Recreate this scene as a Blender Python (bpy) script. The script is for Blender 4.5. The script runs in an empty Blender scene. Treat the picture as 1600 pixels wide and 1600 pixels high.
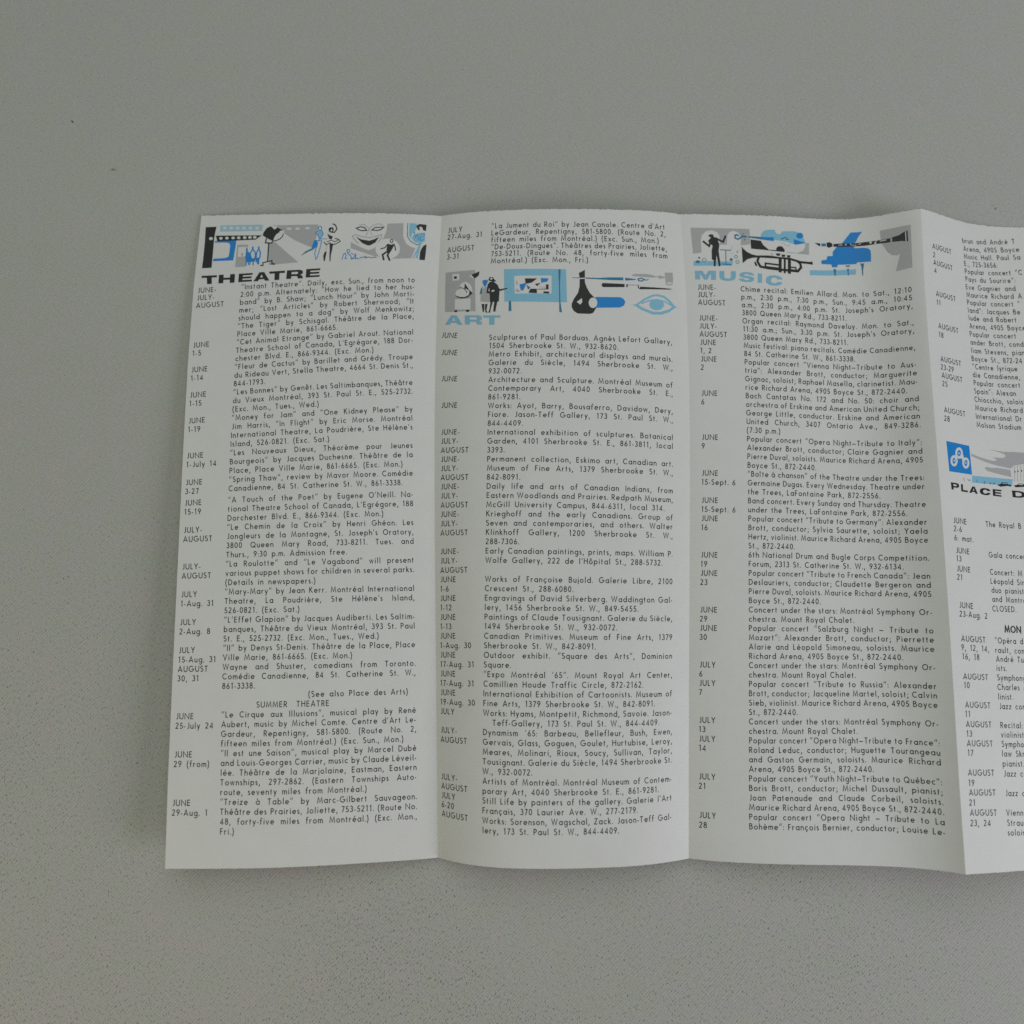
# An unfolded event leaflet lying on a grey twill cloth, seen from above.
import bpy, bmesh, math, random
import numpy as np
from mathutils import Vector, Matrix, noise
from mathutils.geometry import tessellate_polygon

scene = bpy.context.scene
MM = 0.001

# ------------------------------------------------------------------ camera
CAM_ROT = [[0.999825,-0.005324,-0.017915],[0.003703,0.995996,-0.089326],[0.018318,0.089244,0.995841]]
CAM_LOC = [0.0,-28.691,243.415]
FOCAL, PPX, PPY = 1067, 781.90, 849.80
cam_data = bpy.data.cameras.new('camera')
cam = bpy.data.objects.new('camera', cam_data)
scene.collection.objects.link(cam)
scene.camera = cam
cam_data.sensor_fit = 'HORIZONTAL'
cam_data.sensor_width = 36.0
cam_data.lens = 36.0 * FOCAL / 1600.0
cam_data.shift_x = (800.0 - PPX) / 1600.0
cam_data.shift_y = (PPY - 800.0) / 1600.0
cam_data.clip_start = 0.01
cam_data.clip_end = 50.0
cam_data.dof.use_dof = True
cam_data.dof.focus_distance = 0.238
cam_data.dof.aperture_fstop = 5.0
cam.matrix_world = Matrix.Translation(Vector(CAM_LOC) * MM) @ Matrix(CAM_ROT).to_4x4()

# ------------------------------------------------------------------ light
world = bpy.data.worlds.new('World')
scene.world = world
world.use_nodes = True
bg = world.node_tree.nodes['Background']
bg.inputs['Color'].default_value = (1.0, 0.97, 0.86, 1.0)
bg.inputs['Strength'].default_value = 0.01

def area_lamp(name, loc, target, size, power, color):
    d = bpy.data.lights.new(name, 'AREA')
    d.shape = 'RECTANGLE'
    d.size, d.size_y = size
    d.energy = power
    d.color = color
    o = bpy.data.objects.new(name, d)
    scene.collection.objects.link(o)
    o.location = loc
    o.rotation_euler = (Vector(target) - Vector(loc)).to_track_quat('-Z', 'Y').to_euler()
    return o

area_lamp('window_light', (0.80, -0.35, 0.45), (0, 0, 0), (0.4, 0.4), 4.0, (0.93, 0.90, 1.0))
area_lamp('ceiling_light', (0.05, 0.70, 1.15), (0, 0, 0), (1.5, 1.5), 10.1, (0.91, 1.0, 0.94))
area_lamp('desk_lamp', (-0.36, -0.36, 0.32), (-0.15, -0.15, 0), (0.25, 0.25), 0.50, (1.0, 0.86, 0.58))

scene.view_settings.view_transform = 'Standard'
scene.view_settings.look = 'None'
scene.view_settings.exposure = 0.0
scene.view_settings.gamma = 1.0
scene.cycles.use_denoising = False
scene.cycles.use_adaptive_sampling = False

# ------------------------------------------------------------------ materials
def new_mat(name, color, rough=0.6, spec=0.3):
    m = bpy.data.materials.new(name)
    m.use_nodes = True
    b = m.node_tree.nodes['Principled BSDF']
    b.inputs['Base Color'].default_value = (*color, 1.0)
    b.inputs['Roughness'].default_value = rough
    b.inputs['Specular IOR Level'].default_value = spec
    return m, m.node_tree, b

def math_node(nt, op, a, b=None, c=None):
    n = nt.nodes.new('ShaderNodeMath'); n.operation = op
    for i, v in enumerate((a, b, c)):
        if v is None: continue
        if isinstance(v, (int, float)): n.inputs[i].default_value = v
        else: nt.links.new(v, n.inputs[i])
    return n.outputs[0]

def noise_node(nt, vec, scale, detail=3.0, rough=0.55):
    n = nt.nodes.new('ShaderNodeTexNoise')
    n.inputs['Scale'].default_value = scale
    n.inputs['Detail'].default_value = detail
    n.inputs['Roughness'].default_value = rough
    nt.links.new(vec, n.inputs['Vector'])
    return n.outputs['Fac']

def mapped(nt, vec, rot, scale):
    n = nt.nodes.new('ShaderNodeMapping')
    n.inputs['Rotation'].default_value = (0, 0, rot)
    n.inputs['Scale'].default_value = scale
    nt.links.new(vec, n.inputs['Vector'])
    return n.outputs['Vector']

def ramp(nt, fac, stops):
    n = nt.nodes.new('ShaderNodeValToRGB')
    el = n.color_ramp.elements
    while len(el) < len(stops): el.new(0.5)
    for e, (p, c) in zip(el, stops):
        e.position = p; e.color = (*c, 1.0)
    nt.links.new(fac, n.inputs['Fac'])
    return n.outputs['Color']

def mul_color(nt, a, b, fac=1.0):
    n = nt.nodes.new('ShaderNodeMix'); n.data_type = 'RGBA'; n.blend_type = 'MULTIPLY'
    n.inputs['Factor'].default_value = fac
    for v, k in ((a, 6), (b, 7)):
        if isinstance(v, tuple): n.inputs[k].default_value = (*v, 1.0)
        else: nt.links.new(v, n.inputs[k])
    return n.outputs[2]

def bump(nt, height, strength, dist, normal=None):
    n = nt.nodes.new('ShaderNodeBump')
    n.inputs['Strength'].default_value = strength
    n.inputs['Distance'].default_value = dist
    nt.links.new(height, n.inputs['Height'])
    if normal: nt.links.new(normal, n.inputs['Normal'])
    return n.outputs['Normal']

def make_cloth():
    m, nt, b = new_mat('grey_twill', (0.3, 0.3, 0.29), 0.95, 0.1)
    co = nt.nodes.new('ShaderNodeTexCoord').outputs['Object']
    warp = noise_node(nt, co, 260.0, 2.0)
    sep = nt.nodes.new('ShaderNodeSeparateXYZ'); nt.links.new(co, sep.inputs[0])
    x, y = sep.outputs[0], sep.outputs[1]
    wob = math_node(nt, 'MULTIPLY', warp, 5.0)
    # twill wale: fine ridges running up to the right
    d = math_node(nt, 'SUBTRACT', math_node(nt, 'MULTIPLY', x, math.cos(0.85)), math_node(nt, 'MULTIPLY', y, math.sin(0.85) * 0.9))
    wale = math_node(nt, 'SINE', math_node(nt, 'ADD', math_node(nt, 'MULTIPLY', d, 2 * math.pi / 0.00085), wob))
    # weft threads crossing the wale
    weft = math_node(nt, 'SINE', math_node(nt, 'ADD', math_node(nt, 'MULTIPLY', math_node(nt, 'ADD', x, math_node(nt, 'MULTIPLY', y, 0.35)), 2 * math.pi / 0.00062), wob))
    fibre = noise_node(nt, mapped(nt, co, 0.72, (900, 2600, 900)), 1.0, 3.0, 0.65)
    pits = noise_node(nt, mapped(nt, co, -0.12, (2300, 950, 900)), 1.0, 1.0, 0.5)
    # the weave is more open towards the near edge of the cloth, napped smooth towards the far one
    worn = math_node(nt, 'ADD', noise_node(nt, co, 7.0, 2.0, 0.5), math_node(nt, 'MULTIPLY', math_node(nt, 'ADD', y, 0.10), 1.15))
    worn = math_node(nt, 'MINIMUM', math_node(nt, 'MAXIMUM', worn, 0.35), 0.85)
    pits = math_node(nt, 'ADD', pits, math_node(nt, 'MULTIPLY_ADD', worn, 0.30, -0.15))
    blot = noise_node(nt, co, 95.0, 2.0, 0.6)
    hgt = math_node(nt, 'ADD', math_node(nt, 'MULTIPLY', wale, 0.22), math_node(nt, 'ADD', math_node(nt, 'MULTIPLY', weft, 0.12), math_node(nt, 'MULTIPLY', fibre, 0.9)))
    base = ramp(nt, blot, [(0.3, (0.424, 0.442, 0.402)), (0.42, (0.438, 0.444, 0.402)), (0.55, (0.438, 0.438, 0.420)), (0.7, (0.458, 0.440, 0.420))])
    yarn = ramp(nt, fibre, [(0.25, (0.80, 0.80, 0.80)), (0.5, (0.98, 0.98, 0.98)), (0.8, (1.10, 1.10, 1.09))])
    pit = ramp(nt, pits, [(0.24, (0.43, 0.43, 0.41)), (0.37, (0.97, 0.97, 0.97)), (0.80, (1.05, 1.05, 1.05))])
    wl = ramp(nt, math_node(nt, 'MULTIPLY_ADD', wale, 0.5, 0.5), [(0.0, (0.93, 0.93, 0.93)), (1.0, (1.04, 1.04, 1.04))])
    col = mul_color(nt, mul_color(nt, mul_color(nt, base, yarn), pit), wl)
    nt.links.new(col, b.inputs['Base Color'])
    nt.links.new(bump(nt, hgt, 0.45, 0.00022), b.inputs['Normal'])
    b.inputs['Sheen Weight'].default_value = 0.08
    return m

def make_paper():
    m, nt, b = new_mat('leaflet_paper', (0.76, 0.76, 0.735), 0.55, 0.25)
    co = nt.nodes.new('ShaderNodeTexCoord').outputs['Object']
    mott = noise_node(nt, co, 120.0, 4.0, 0.6)
    fib = noise_node(nt, mapped(nt, co, 0.1, (900, 2200, 900)), 1.0, 3.0, 0.6)
    col = mul_color(nt, ramp(nt, mott, [(0.3, (0.660, 0.662, 0.648)), (0.7, (0.684, 0.684, 0.668))]),
                    ramp(nt, fib, [(0.25, (0.965, 0.965, 0.96)), (0.75, (1.02, 1.02, 1.02))]))
    nt.links.new(col, b.inputs['Base Color'])
    big = noise_node(nt, co, 38.0, 2.0, 0.5)
    n1 = bump(nt, big, 0.35, 0.0010)
    nt.links.new(bump(nt, fib, 0.12, 0.00006, n1), b.inputs['Normal'])
    return m

def make_ink(name, color, rough=0.5, vary=0.10):
    m, nt, b = new_mat(name, color, rough, 0.25)
    co = nt.nodes.new('ShaderNodeTexCoord').outputs['Object']
    f = noise_node(nt, co, 1500.0, 3.0, 0.6)
    lo, hi = 1 - vary, 1 + vary
    col = mul_color(nt, color, ramp(nt, f, [(0.3, (lo, lo, lo)), (0.7, (hi, hi, hi))]))
    nt.links.new(col, b.inputs['Base Color'])
    return m

CLOTH = make_cloth()
PAPER = make_paper()
INK = {
    'text': make_ink('text_ink', (0.030, 0.031, 0.032), 0.6, 0.35),
    'black': make_ink('black_ink', (0.022, 0.022, 0.024), 0.5, 0.15),
    'blue': make_ink('blue_ink', (0.014, 0.22, 0.60), 0.5, 0.06),
    'sky': make_ink('sky_ink', (0.22, 0.48, 0.64), 0.5, 0.05),
    'dull': make_ink('dull_sky_ink', (0.215, 0.45, 0.59), 0.5, 0.06),
    'grey': make_ink('grey_ink', (0.40, 0.40, 0.405), 0.5, 0.05),
    'teal': make_ink('teal_ink', (0.030, 0.175, 0.30), 0.5, 0.15),
    'pale': make_ink('pale_ink', (0.55, 0.66, 0.70), 0.5, 0.05),
    'mist': make_ink('pale_sky_ink', (0.34, 0.50, 0.60), 0.5, 0.05),
    'bare': PAPER,
}
LINT = make_ink('dark_lint', (0.055, 0.06, 0.055), 0.9, 0.3)
LINT_PALE = make_ink('grey_lint', (0.31, 0.315, 0.29), 0.9, 0.3)

# ------------------------------------------------------------------ helpers
def link(name, mesh, mats, parent=None, **props):
    for m in (mats if isinstance(mats, list) else [mats]): mesh.materials.append(m)
    o = bpy.data.objects.new(name, mesh)
    scene.collection.objects.link(o)
    if parent: o.parent = parent
    for k, v in props.items(): o[k] = v
    return o

def mesh_from(name, verts, faces, mat_index=None, smooth=True):
    me = bpy.data.meshes.new(name)
    me.from_pydata([tuple(v) for v in verts], [], [tuple(f) for f in faces])
    if mat_index is not None: me.polygons.foreach_set('material_index', mat_index)
    me.polygons.foreach_set('use_smooth', [smooth] * len(me.polygons))
    me.update()
    return me

# ------------------------------------------------------------------ leaflet data
# PROFILE: for each panel, the cross section at the head and at the foot of the sheet (x and height, mm);
# LISTINGS: printed lines in panel millimetres [u0, v0, u1, v1, set, words]; set 1 = justified to u1;
# ART: printed shapes in panel millimetres; HEADINGS: letters and the corners of their bodies.
PROFILE = [[[-106.816,-17.833,-0.108,1.087,-4.707,7.113,-3.227],[0.8,2.858,2.986,5.471,-11.242,38.448,-26.343],[-104.234,-16.579,0.74,0.417,5.849,-14.047,9.494],[11.383,2.208,9.199,15.366,-2.616,-57.998,51.932]],[[-17.833,69.823,-2.666,6.355,-2.118,-8.768,9.226],[2.858,5.961,22.452,-37.896,94.757,-134.01,81.849],[-16.579,68.764,-14.279,29.525,11.467,-65.233,45.738],[2.208,3.65,52.156,16.034,-258.583,447.151,-219.176]],[[69.823,155.499,-0.653,28.798,-117.307,196.784,-105.473],[5.961,11.588,3.551,-98.054,390.978,-771.864,462.89],[68.764,153.872,-3.831,19.976,-30.009,19.882,5.488],[3.65,18.339,18.146,-70.584,114.343,-159.919,65.12]],[[155.499,240.677,-1.667,-32.096,99.39,-105.784,38.253],[11.588,1.296,-11.512,-125.423,287.775,-174.07,5.387],[153.872,239.241,0.661,4.666,-19.235,19.04,-7.022],[18.339,2.255,3.323,26.356,-116.502,132.369,-58.973]]]
EDGE_BOW = [[0.2,-1.26,-1.76,-1.74,-1.52,-1.27,-1.03,-0.69,-0.03],[0.01,-1.37,-1.97,-2.05,-1.8,-1.38,-0.91,-0.45,-0.01],[-0.02,1.72,2.37,2.33,1.92,1.38,0.85,0.4,0.01],[0.0,-0.49,-0.38,-0.07,0.16,0.2,0.06,-0.11,-0.0],[0.0,-0.25,-0.2,-0.04,0.08,0.1,0.03,-0.06,-0.0]]
LISTINGS = [
 [
  [17.64,29.22,80.34,25.98,1,"\"Instant Theatre\". Daily, exc. Sun., from noon to"],
  [1.62,30.37,21.62,29.34,0,"JUNE-"],
  [17.58,32.17,80.36,28.58,1,"2:00 p.m. Alternately: \"How he lied to her hus-"],
  [1.58,33.29,21.58,32.15,0,"JULY-"],
  [17.53,35.14,80.38,31.26,1,"band\" by B. Shaw; \"Lunch Hour\" by John Morti-"],
  [1.55,36.24,21.55,35.01,0,"AUGUST"],
  [17.47,38.13,80.4,34.01,1,"mer; \"Lost Articles\" by Robert Sherwood; \"It"],
  [17.42,41.14,80.42,36.82,1,"should happen to a dog\" by Wolf Menkowitz;"],
  [17.37,44.17,80.45,39.69,1,"\"The Tiger\" by Schisgal. Théâtre de la Place,"],
  [17.32,47.21,80.47,42.62,0,"Place Ville Marie, 861-6665."],
  [17.27,50.27,80.5,45.6,1,"\"Cet Animal Etrange\" by Gabriel Arout. National"],
  [1.44,51.32,21.44,49.84,0,"JUNE"],
  [17.23,53.35,80.52,48.62,1,"Theatre School of Canada, L'Egrégore, 188 Dor-"],
  [1.43,54.39,21.43,52.9,0,"1-5"],
  [17.18,56.44,80.55,51.69,0,"chester Blvd. E., 866-9344. (Exc. Mon.)"],
  [17.14,59.54,80.58,54.79,1,"\"Fleur de Cactus\" by Barillet and Grédy. Troupe"],
  [1.41,60.58,21.41,59.08,0,"JUNE"],
  [17.1,62.65,80.61,57.94,1,"du Rideau Vert, Stella Theatre, 4664 St. Denis St.,"],
  [1.4,63.69,21.4,62.21,0,"1-14"],
  [17.06,65.77,80.64,61.11,0,"844-1793."],
  [17.03,68.91,80.67,64.32,1,"\"Les Bonnes\" by Genêt. Les Saltimbanques, Théâtre"],
  [1.39,69.96,21.39,68.51,0,"JUNE"],
  [16.99,72.05,80.7,67.55,1,"du Vieux Montréal, 393 St. Paul St. E., 525-2732."],
  [1.39,73.1,21.39,71.69,0,"1-15"],
  [16.96,75.2,80.73,70.8,0,"(Exc. Mon., Tues., Wed.)"],
  [16.93,78.36,80.76,74.08,1,"\"Money for Jam\" and \"One Kidney Please\" by"],
  [1.39,79.42,21.39,78.08,0,"JUNE"],
  [16.9,81.53,80.79,77.37,1,"Jim Harris, \"In Flight\" by Eric Morse. Montréal"],
  [1.4,82.59,21.4,81.29,0,"1-19"],
  [16.88,84.7,80.82,80.68,1,"International Theatre, La Poudrière, Ste Hélène's"],
  [16.85,87.87,80.85,83.99,0,"Island, 526-0821. (Exc. Sat.)"],
  [16.83,91.06,80.88,87.32,1,"\"Les Nouveaux Dieux, Théorème pour Jeunes"],
  [1.42,92.13,21.42,90.97,0,"JUNE"],
  [16.81,94.24,80.91,90.66,1,"Bourgeois\" by Jacques Duchesne. Théâtre de la"],
  [1.43,95.32,21.43,94.2,0,"1-July 14"],
  [16.79,97.43,80.95,94.0,0,"Place, Place Ville Marie, 861-6665. (Exc. Mon.)"],
  [16.77,100.62,80.98,97.35,1,"\"Spring Thaw\", review by Mavor Moore. Comédie"],
  [1.45,101.7,21.45,100.68,0,"JUNE"],
  [16.76,103.81,81.01,100.7,0,"Canadienne, 84 St. Catherine St. W., 861-3338."],
  [1.47,104.89,21.47,103.92,0,"3-27"],
  [16.74,107.87,81.05,104.95,1,"\"A Touch of the Poet\" by Eugene O'Neill. Na-"],
  [1.48,108.95,21.48,108.04,0,"JUNE"],
  [16.73,111.07,81.08,108.29,1,"tional Theatre School of Canada, L'Egrégore, 188"],
  [1.5,112.14,21.5,111.27,0,"15-19"],
  [16.72,114.26,81.11,111.64,0,"Dorchester Blvd. E., 866-9344. (Exc. Mon.)"],
  [16.71,117.46,81.14,114.97,1,"\"Le Chemin de la Croix\" by Henri Ghéon. Les"],
  [1.53,118.51,21.53,117.74,0,"JULY-"],
  [16.71,120.65,81.17,118.31,1,"Jongleurs de la Montagne, St. Joseph's Oratory,"],
  [1.54,121.7,21.54,120.97,0,"AUGUST"],
  [16.7,123.84,81.21,121.63,1,"3800 Queen Mary Road, 733-8211. Tues. and"],
  [16.7,127.04,81.23,124.95,0,"Thurs., 9:30 p.m. Admission free."],
  [16.7,130.23,81.26,128.26,1,"\"La Roulotte\" and \"Le Vagabond\" will present"],
  [1.59,131.24,21.59,130.63,0,"JULY-"],
  [16.71,133.41,81.29,131.56,1,"various puppet shows for children in several parks."],
  [1.61,134.41,21.61,133.83,0,"AUGUST"],
  [16.71,136.6,81.32,134.85,0,"(Details in newspapers.)"],
  [16.72,139.78,81.35,138.13,1,"\"Mary-Mary\" by Jean Kerr. Montréal International"],
  [1.64,140.74,21.64,140.23,0,"JULY"],
  [16.73,142.96,81.38,141.4,1,"Theatre, La Poudrière, Ste Hélène's Island,"],
  [1.66,143.9,21.66,143.41,0,"1-Aug. 31"],
  [16.74,146.13,81.4,144.66,0,"526-0821. (Exc. Sat.)"],
  [16.75,149.31,81.43,147.92,1,"\"L'Effet Glapion\" by Jacques Audiberti. Les Saltim-"],
  [1.68,150.2,21.68,149.77,0,"JULY"],
  [16.76,152.47,81.45,151.16,1,"banques, Théâtre du Vieux Montréal, 393 St. Paul"],
  [1.7,153.34,21.7,152.93,0,"2-Aug. 8"],
  [16.78,155.64,81.47,154.39,0,"St. E., 525-2732. (Exc. Mon., Tues., Wed.)"],
  [16.8,158.8,81.5,157.61,1,"\"Il\" by Denys St-Denis. Théâtre de la Place, Place"],
  [1.72,159.6,21.72,159.24,0,"JULY"],
  [16.82,161.95,81.52,160.83,0,"Ville Marie, 861-6665. (Exc. Mon.)"],
  [1.73,162.73,21.73,162.38,0,"15-Aug. 31"],
  [16.84,165.1,81.54,164.03,1,"Wayne and Shuster, comedians from Toronto."],
  [1.74,165.85,21.74,165.52,0,"AUGUST"],
  [16.86,168.25,81.56,167.23,1,"Comédie Canadienne, 84 St. Catherine St. W.,"],
  [1.75,168.97,21.75,168.65,0,"30, 31"],
  [16.89,171.39,81.58,170.43,0,"861-3338."],
  [45.55,174.13,81.59,173.62,0,"(See also Place des Arts)"],
  [28.46,177.51,81.61,176.8,0,"SUMMER  THEATRE"],
  [16.98,180.79,81.62,179.98,1,"\"Le Cirque aux Illusions\", musical play by René"],
  [1.76,181.37,21.76,181.12,0,"JUNE"],
  [17.01,183.92,81.63,183.17,1,"Aubert, music by Michel Comte. Centre d'Art Le-"],
  [1.76,184.46,21.76,184.23,0,"25-July 24"],
  [17.05,187.04,81.65,186.35,1,"Gardeur, Repentigny, 581-5800. (Route No. 2,"],
  [17.09,190.15,81.66,189.54,0,"fifteen miles from Montréal.) (Exc. Sun., Mon.)"],
  [17.13,193.26,81.66,192.73,1,"\"Il est une Saison\", musical play by Marcel Dubé"],
  [1.75,193.71,21.75,193.55,0,"JUNE"],
  [17.17,196.37,81.67,195.92,1,"and Louis-Georges Carrier, music by Claude Léveil-"],
  [1.74,196.79,21.74,196.65,0,"29 (from)"],
  [17.22,199.48,81.68,199.13,1,"lée. Théâtre de la Marjolaine, Eastman, Eastern"],
  [17.26,202.58,81.68,202.34,1,"Townships, 297-2862. (Eastern Townships Auto-"],
  [17.31,205.67,81.68,205.57,0,"route, seventy miles from Montréal.)"],
  [17.36,208.77,81.68,208.82,1,"\"Treize à Table\" by Marc-Gilbert Sauvageon."],
  [1.68,209.08,21.68,209.09,0,"JUNE"],
  [17.41,211.86,81.68,212.08,1,"Théâtre des Prairies, Joliette, 753-5211. (Route No."],
  [1.66,212.15,21.66,212.22,0,"29-Aug. 1"],
  [17.47,214.95,81.67,215.37,1,"48, forty-five miles from Montréal.) (Exc. Mon.,"],
  [17.52,218.04,81.67,218.68,0,"Fri.)"],
 ],
 [
  [19.24,48.91,82.42,49.78,1,"Sculptures of Paul Borduas. Agnès Lefort Gallery,"],
  [2.01,46.66,22.01,49.27,0,"JUNE"],
  [19.25,51.98,82.38,52.94,0,"1504 Sherbrooke St. W., 932-8620."],
  [19.25,55.07,82.34,56.1,1,"Metro Exhibit, architectural displays and murals."],
  [2.15,53.13,22.15,55.4,0,"JUNE"],
  [19.24,58.18,82.31,59.26,1,"Galerie du Siècle, 1494 Sherbrooke St. W.,"],
  [19.23,61.3,82.27,62.43,0,"932-0072."],
  [19.22,64.43,82.24,65.59,1,"Architecture and Sculpture. Montréal Museum of"],
  [2.3,62.89,22.3,64.71,0,"JUNE"],
  [19.21,67.57,82.21,68.75,1,"Contemporary Art, 4040 Sherbrooke St. E.,"],
  [19.19,70.72,82.18,71.92,0,"861-9281."],
  [19.17,73.89,82.15,75.08,1,"Works: Ayot, Barry, Bousaferro, Davidow, Dery,"],
  [2.39,72.68,22.39,74.12,0,"JUNE"],
  [19.15,77.06,82.13,78.25,1,"Fiore. Jason-Teff Gallery, 173 St. Paul St. W.,"],
  [19.12,80.24,82.1,81.42,0,"844-4409."],
  [19.09,83.43,82.08,84.59,1,"International exhibition of sculptures. Botanical"],
  [2.44,82.51,22.44,83.62,0,"JUNE-"],
  [19.06,86.63,82.06,87.77,1,"Garden, 4101 Sherbrooke St. E., 861-3811, local"],
  [2.44,85.8,22.44,86.8,0,"JULY-"],
  [19.02,89.83,82.03,90.94,0,"3393."],
  [2.44,89.08,22.44,89.99,0,"AUGUST"],
  [18.98,93.04,82.02,94.12,1,"Permanent collection, Eskimo art, Canadian art."],
  [2.43,92.37,22.43,93.18,0,"JUNE-"],
  [18.95,96.25,82.0,97.3,1,"Museum of Fine Arts, 1379 Sherbrooke St. W.,"],
  [2.43,95.66,22.43,96.38,0,"JULY-"],
  [18.9,99.47,81.98,100.48,0,"842-8091."],
  [2.41,98.95,22.41,99.58,0,"AUGUST"],
  [18.86,102.69,81.96,103.66,1,"Daily life and arts of Canadian Indians, from"],
  [2.4,102.25,22.4,102.79,0,"JUNE-"],
  [18.82,105.92,81.95,106.85,1,"Eastern Woodlands and Prairies. Redpath Museum,"],
  [2.38,105.54,22.38,106.0,0,"JULY-"],
  [18.77,109.15,81.93,110.03,0,"McGill University Campus, 844-6311, local 314."],
  [2.36,108.83,22.36,109.22,0,"AUGUST"],
  [18.72,112.38,81.92,113.22,1,"Krieghoff and the early Canadians. Group of"],
  [2.33,112.13,22.33,112.43,0,"JUNE-"],
  [18.67,115.61,81.91,116.41,1,"Seven and contemporaries, and others. Walter"],
  [2.31,115.42,22.31,115.65,0,"JULY-"],
  [18.62,118.84,81.89,119.61,1,"Klinkhoff Gallery, 1200 Sherbrooke St. W.,"],
  [2.28,118.71,22.28,118.87,0,"AUGUST"],
  [18.57,122.08,81.88,122.8,0,"288-7306."],
  [18.52,125.31,81.87,125.99,1,"Early Canadian paintings, prints, maps. William P."],
  [2.22,125.29,22.22,125.32,0,"JUNE-"],
  [18.46,128.55,81.86,129.19,0,"Wolfe Gallery, 222 de l'Hôpital St., 288-5732."],
  [2.19,128.57,22.19,128.54,0,"JULY-"],
  [2.15,131.86,22.15,131.76,0,"AUGUST"],
  [18.36,135.01,81.84,135.58,1,"Works of Françoise Bujold. Galerie Libre, 2100"],
  [2.12,135.14,22.12,134.98,0,"JUNE"],
  [18.3,138.24,81.83,138.78,0,"Crescent St., 288-6080."],
  [2.09,138.41,22.09,138.21,0,"1-6"],
  [18.25,141.47,81.82,141.98,1,"Engravings of David Silverberg. Waddington Gal-"],
  [2.05,141.68,22.05,141.43,0,"JUNE"],
  [18.19,144.7,81.81,145.18,0,"lery, 1456 Sherbrooke St. W., 849-5455."],
  [2.02,144.95,22.02,144.64,0,"1-12"],
  [18.14,147.93,81.8,148.38,1,"Paintings of Claude Tousignant. Galerie du Siècle,"],
  [1.99,148.21,21.99,147.86,0,"JUNE"],
  [18.08,151.15,81.78,151.58,0,"1494 Sherbrooke St. W., 932-0072."],
  [1.96,151.46,21.96,151.08,0,"1-13"],
  [18.03,154.37,81.77,154.78,1,"Canadian Primitives. Museum of Fine Arts, 1379"],
  [1.93,154.71,21.93,154.29,0,"JUNE"],
  [17.97,157.59,81.76,157.97,0,"Sherbrooke St. W., 842-8091."],
  [1.9,157.96,21.9,157.5,0,"1-Aug. 30"],
  [17.92,160.81,81.75,161.17,1,"Outdoor exhibit. \"Square des Arts\", Dominion"],
  [1.87,161.19,21.87,160.71,0,"JUNE"],
  [17.87,164.02,81.74,164.36,0,"Square."],
  [1.85,164.42,21.85,163.92,0,"17-Aug. 31"],
  [17.82,167.23,81.73,167.55,1,"\"Expo Montréal '65\". Mount Royal Art Center,"],
  [1.82,167.64,21.82,167.13,0,"JUNE"],
  [17.77,170.43,81.72,170.74,0,"Camillien Houde Traffic Circle, 872-2162."],
  [1.8,170.85,21.8,170.33,0,"17-Aug. 31"],
  [17.72,173.64,81.7,173.93,1,"International Exhibition of Cartoonists. Museum of"],
  [1.79,174.05,21.79,173.53,0,"JUNE"],
  [17.67,176.83,81.69,177.11,0,"Fine Arts, 1379 Sherbrooke St. W., 842-8091."],
  [1.77,177.24,21.77,176.73,0,"19-Aug. 30"],
  [17.63,180.03,81.68,180.29,1,"Works: Hyams, Montpetit, Richmond, Savoie. Jason-"],
  [1.76,180.42,21.76,179.93,0,"JULY"],
  [20.8,183.23,81.66,183.46,0,"Teff-Gallery, 173 St. Paul St. W., 844-4409."],
  [17.54,186.41,81.65,186.63,1,"Dynamism '65: Barbeau, Bellefleur, Bush, Ewen,"],
  [1.76,186.74,21.76,186.32,0,"JULY-"],
  [17.5,189.59,81.63,189.8,1,"Gervais, Glass, Goguen, Goulet, Hurtubise, Leroy,"],
  [1.76,189.89,21.76,189.51,0,"AUGUST"],
  [17.46,192.77,81.61,192.96,1,"Meares, Molinari, Rioux, Soucy, Sullivan, Taylor,"],
  [17.42,195.95,81.59,196.11,1,"Tousignant. Galerie du Siècle, 1494 Sherbrooke St."],
  [17.39,199.12,81.57,199.26,0,"W., 932-0072."],
  [17.36,202.29,81.55,202.39,1,"Artists of Montréal. Montréal Museum of Contem-"],
  [1.82,202.33,21.82,202.28,0,"JULY-"],
  [17.33,205.46,81.53,205.52,0,"porary Art, 4040 Sherbrooke St. E., 861-9281."],
  [1.85,205.41,21.85,205.47,0,"AUGUST"],
  [17.3,208.62,81.5,208.65,1,"Still Life by painters of the gallery. Galerie l'Art"],
  [1.88,208.47,21.88,208.67,0,"JULY"],
  [17.28,211.78,81.48,211.76,0,"Français, 370 Laurier Ave. W., 277-2179."],
  [1.92,211.51,21.92,211.87,0,"6-20"],
  [17.26,214.94,81.45,214.86,1,"Works: Sorenson, Wagschal, Zack. Jason-Teff Gal-"],
  [1.97,214.53,21.97,215.07,0,"AUGUST"],
  [17.24,218.1,81.42,217.95,0,"lery, 173 St. Paul St. W., 844-4409."],
  [19.06,6.84,81.99,6.7,1,"\"La Jument du Roi\" by Jean Canole. Centre d'Art"],
  [19.1,9.52,82.05,9.43,1,"LeGardeur, Repentigny, 581-5800. (Route No. 2,"],
  [19.13,12.19,82.11,12.16,0,"fifteen miles from Montréal.) (Exc. Sun., Mon.)"],
  [19.17,14.86,82.17,14.89,1,"\"De-Doux-Dingues\". Théâtres des Prairies, Joliette,"],
  [19.21,17.54,82.23,17.63,1,"753-5211. (Route No. 48, forty-five miles from"],
  [19.24,20.21,82.29,20.36,0,"Montréal.) (Exc. Mon., Fri.)"],
  [2.75,7.11,9.29,7.12,0,"JULY"],
  [2.84,9.71,9.36,9.71,0,"27-Aug. 31"],
  [2.98,14.63,9.46,14.62,0,"AUGUST"],
  [3.01,17.33,9.47,17.31,0,"3-31"],
 ],
 [
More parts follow.
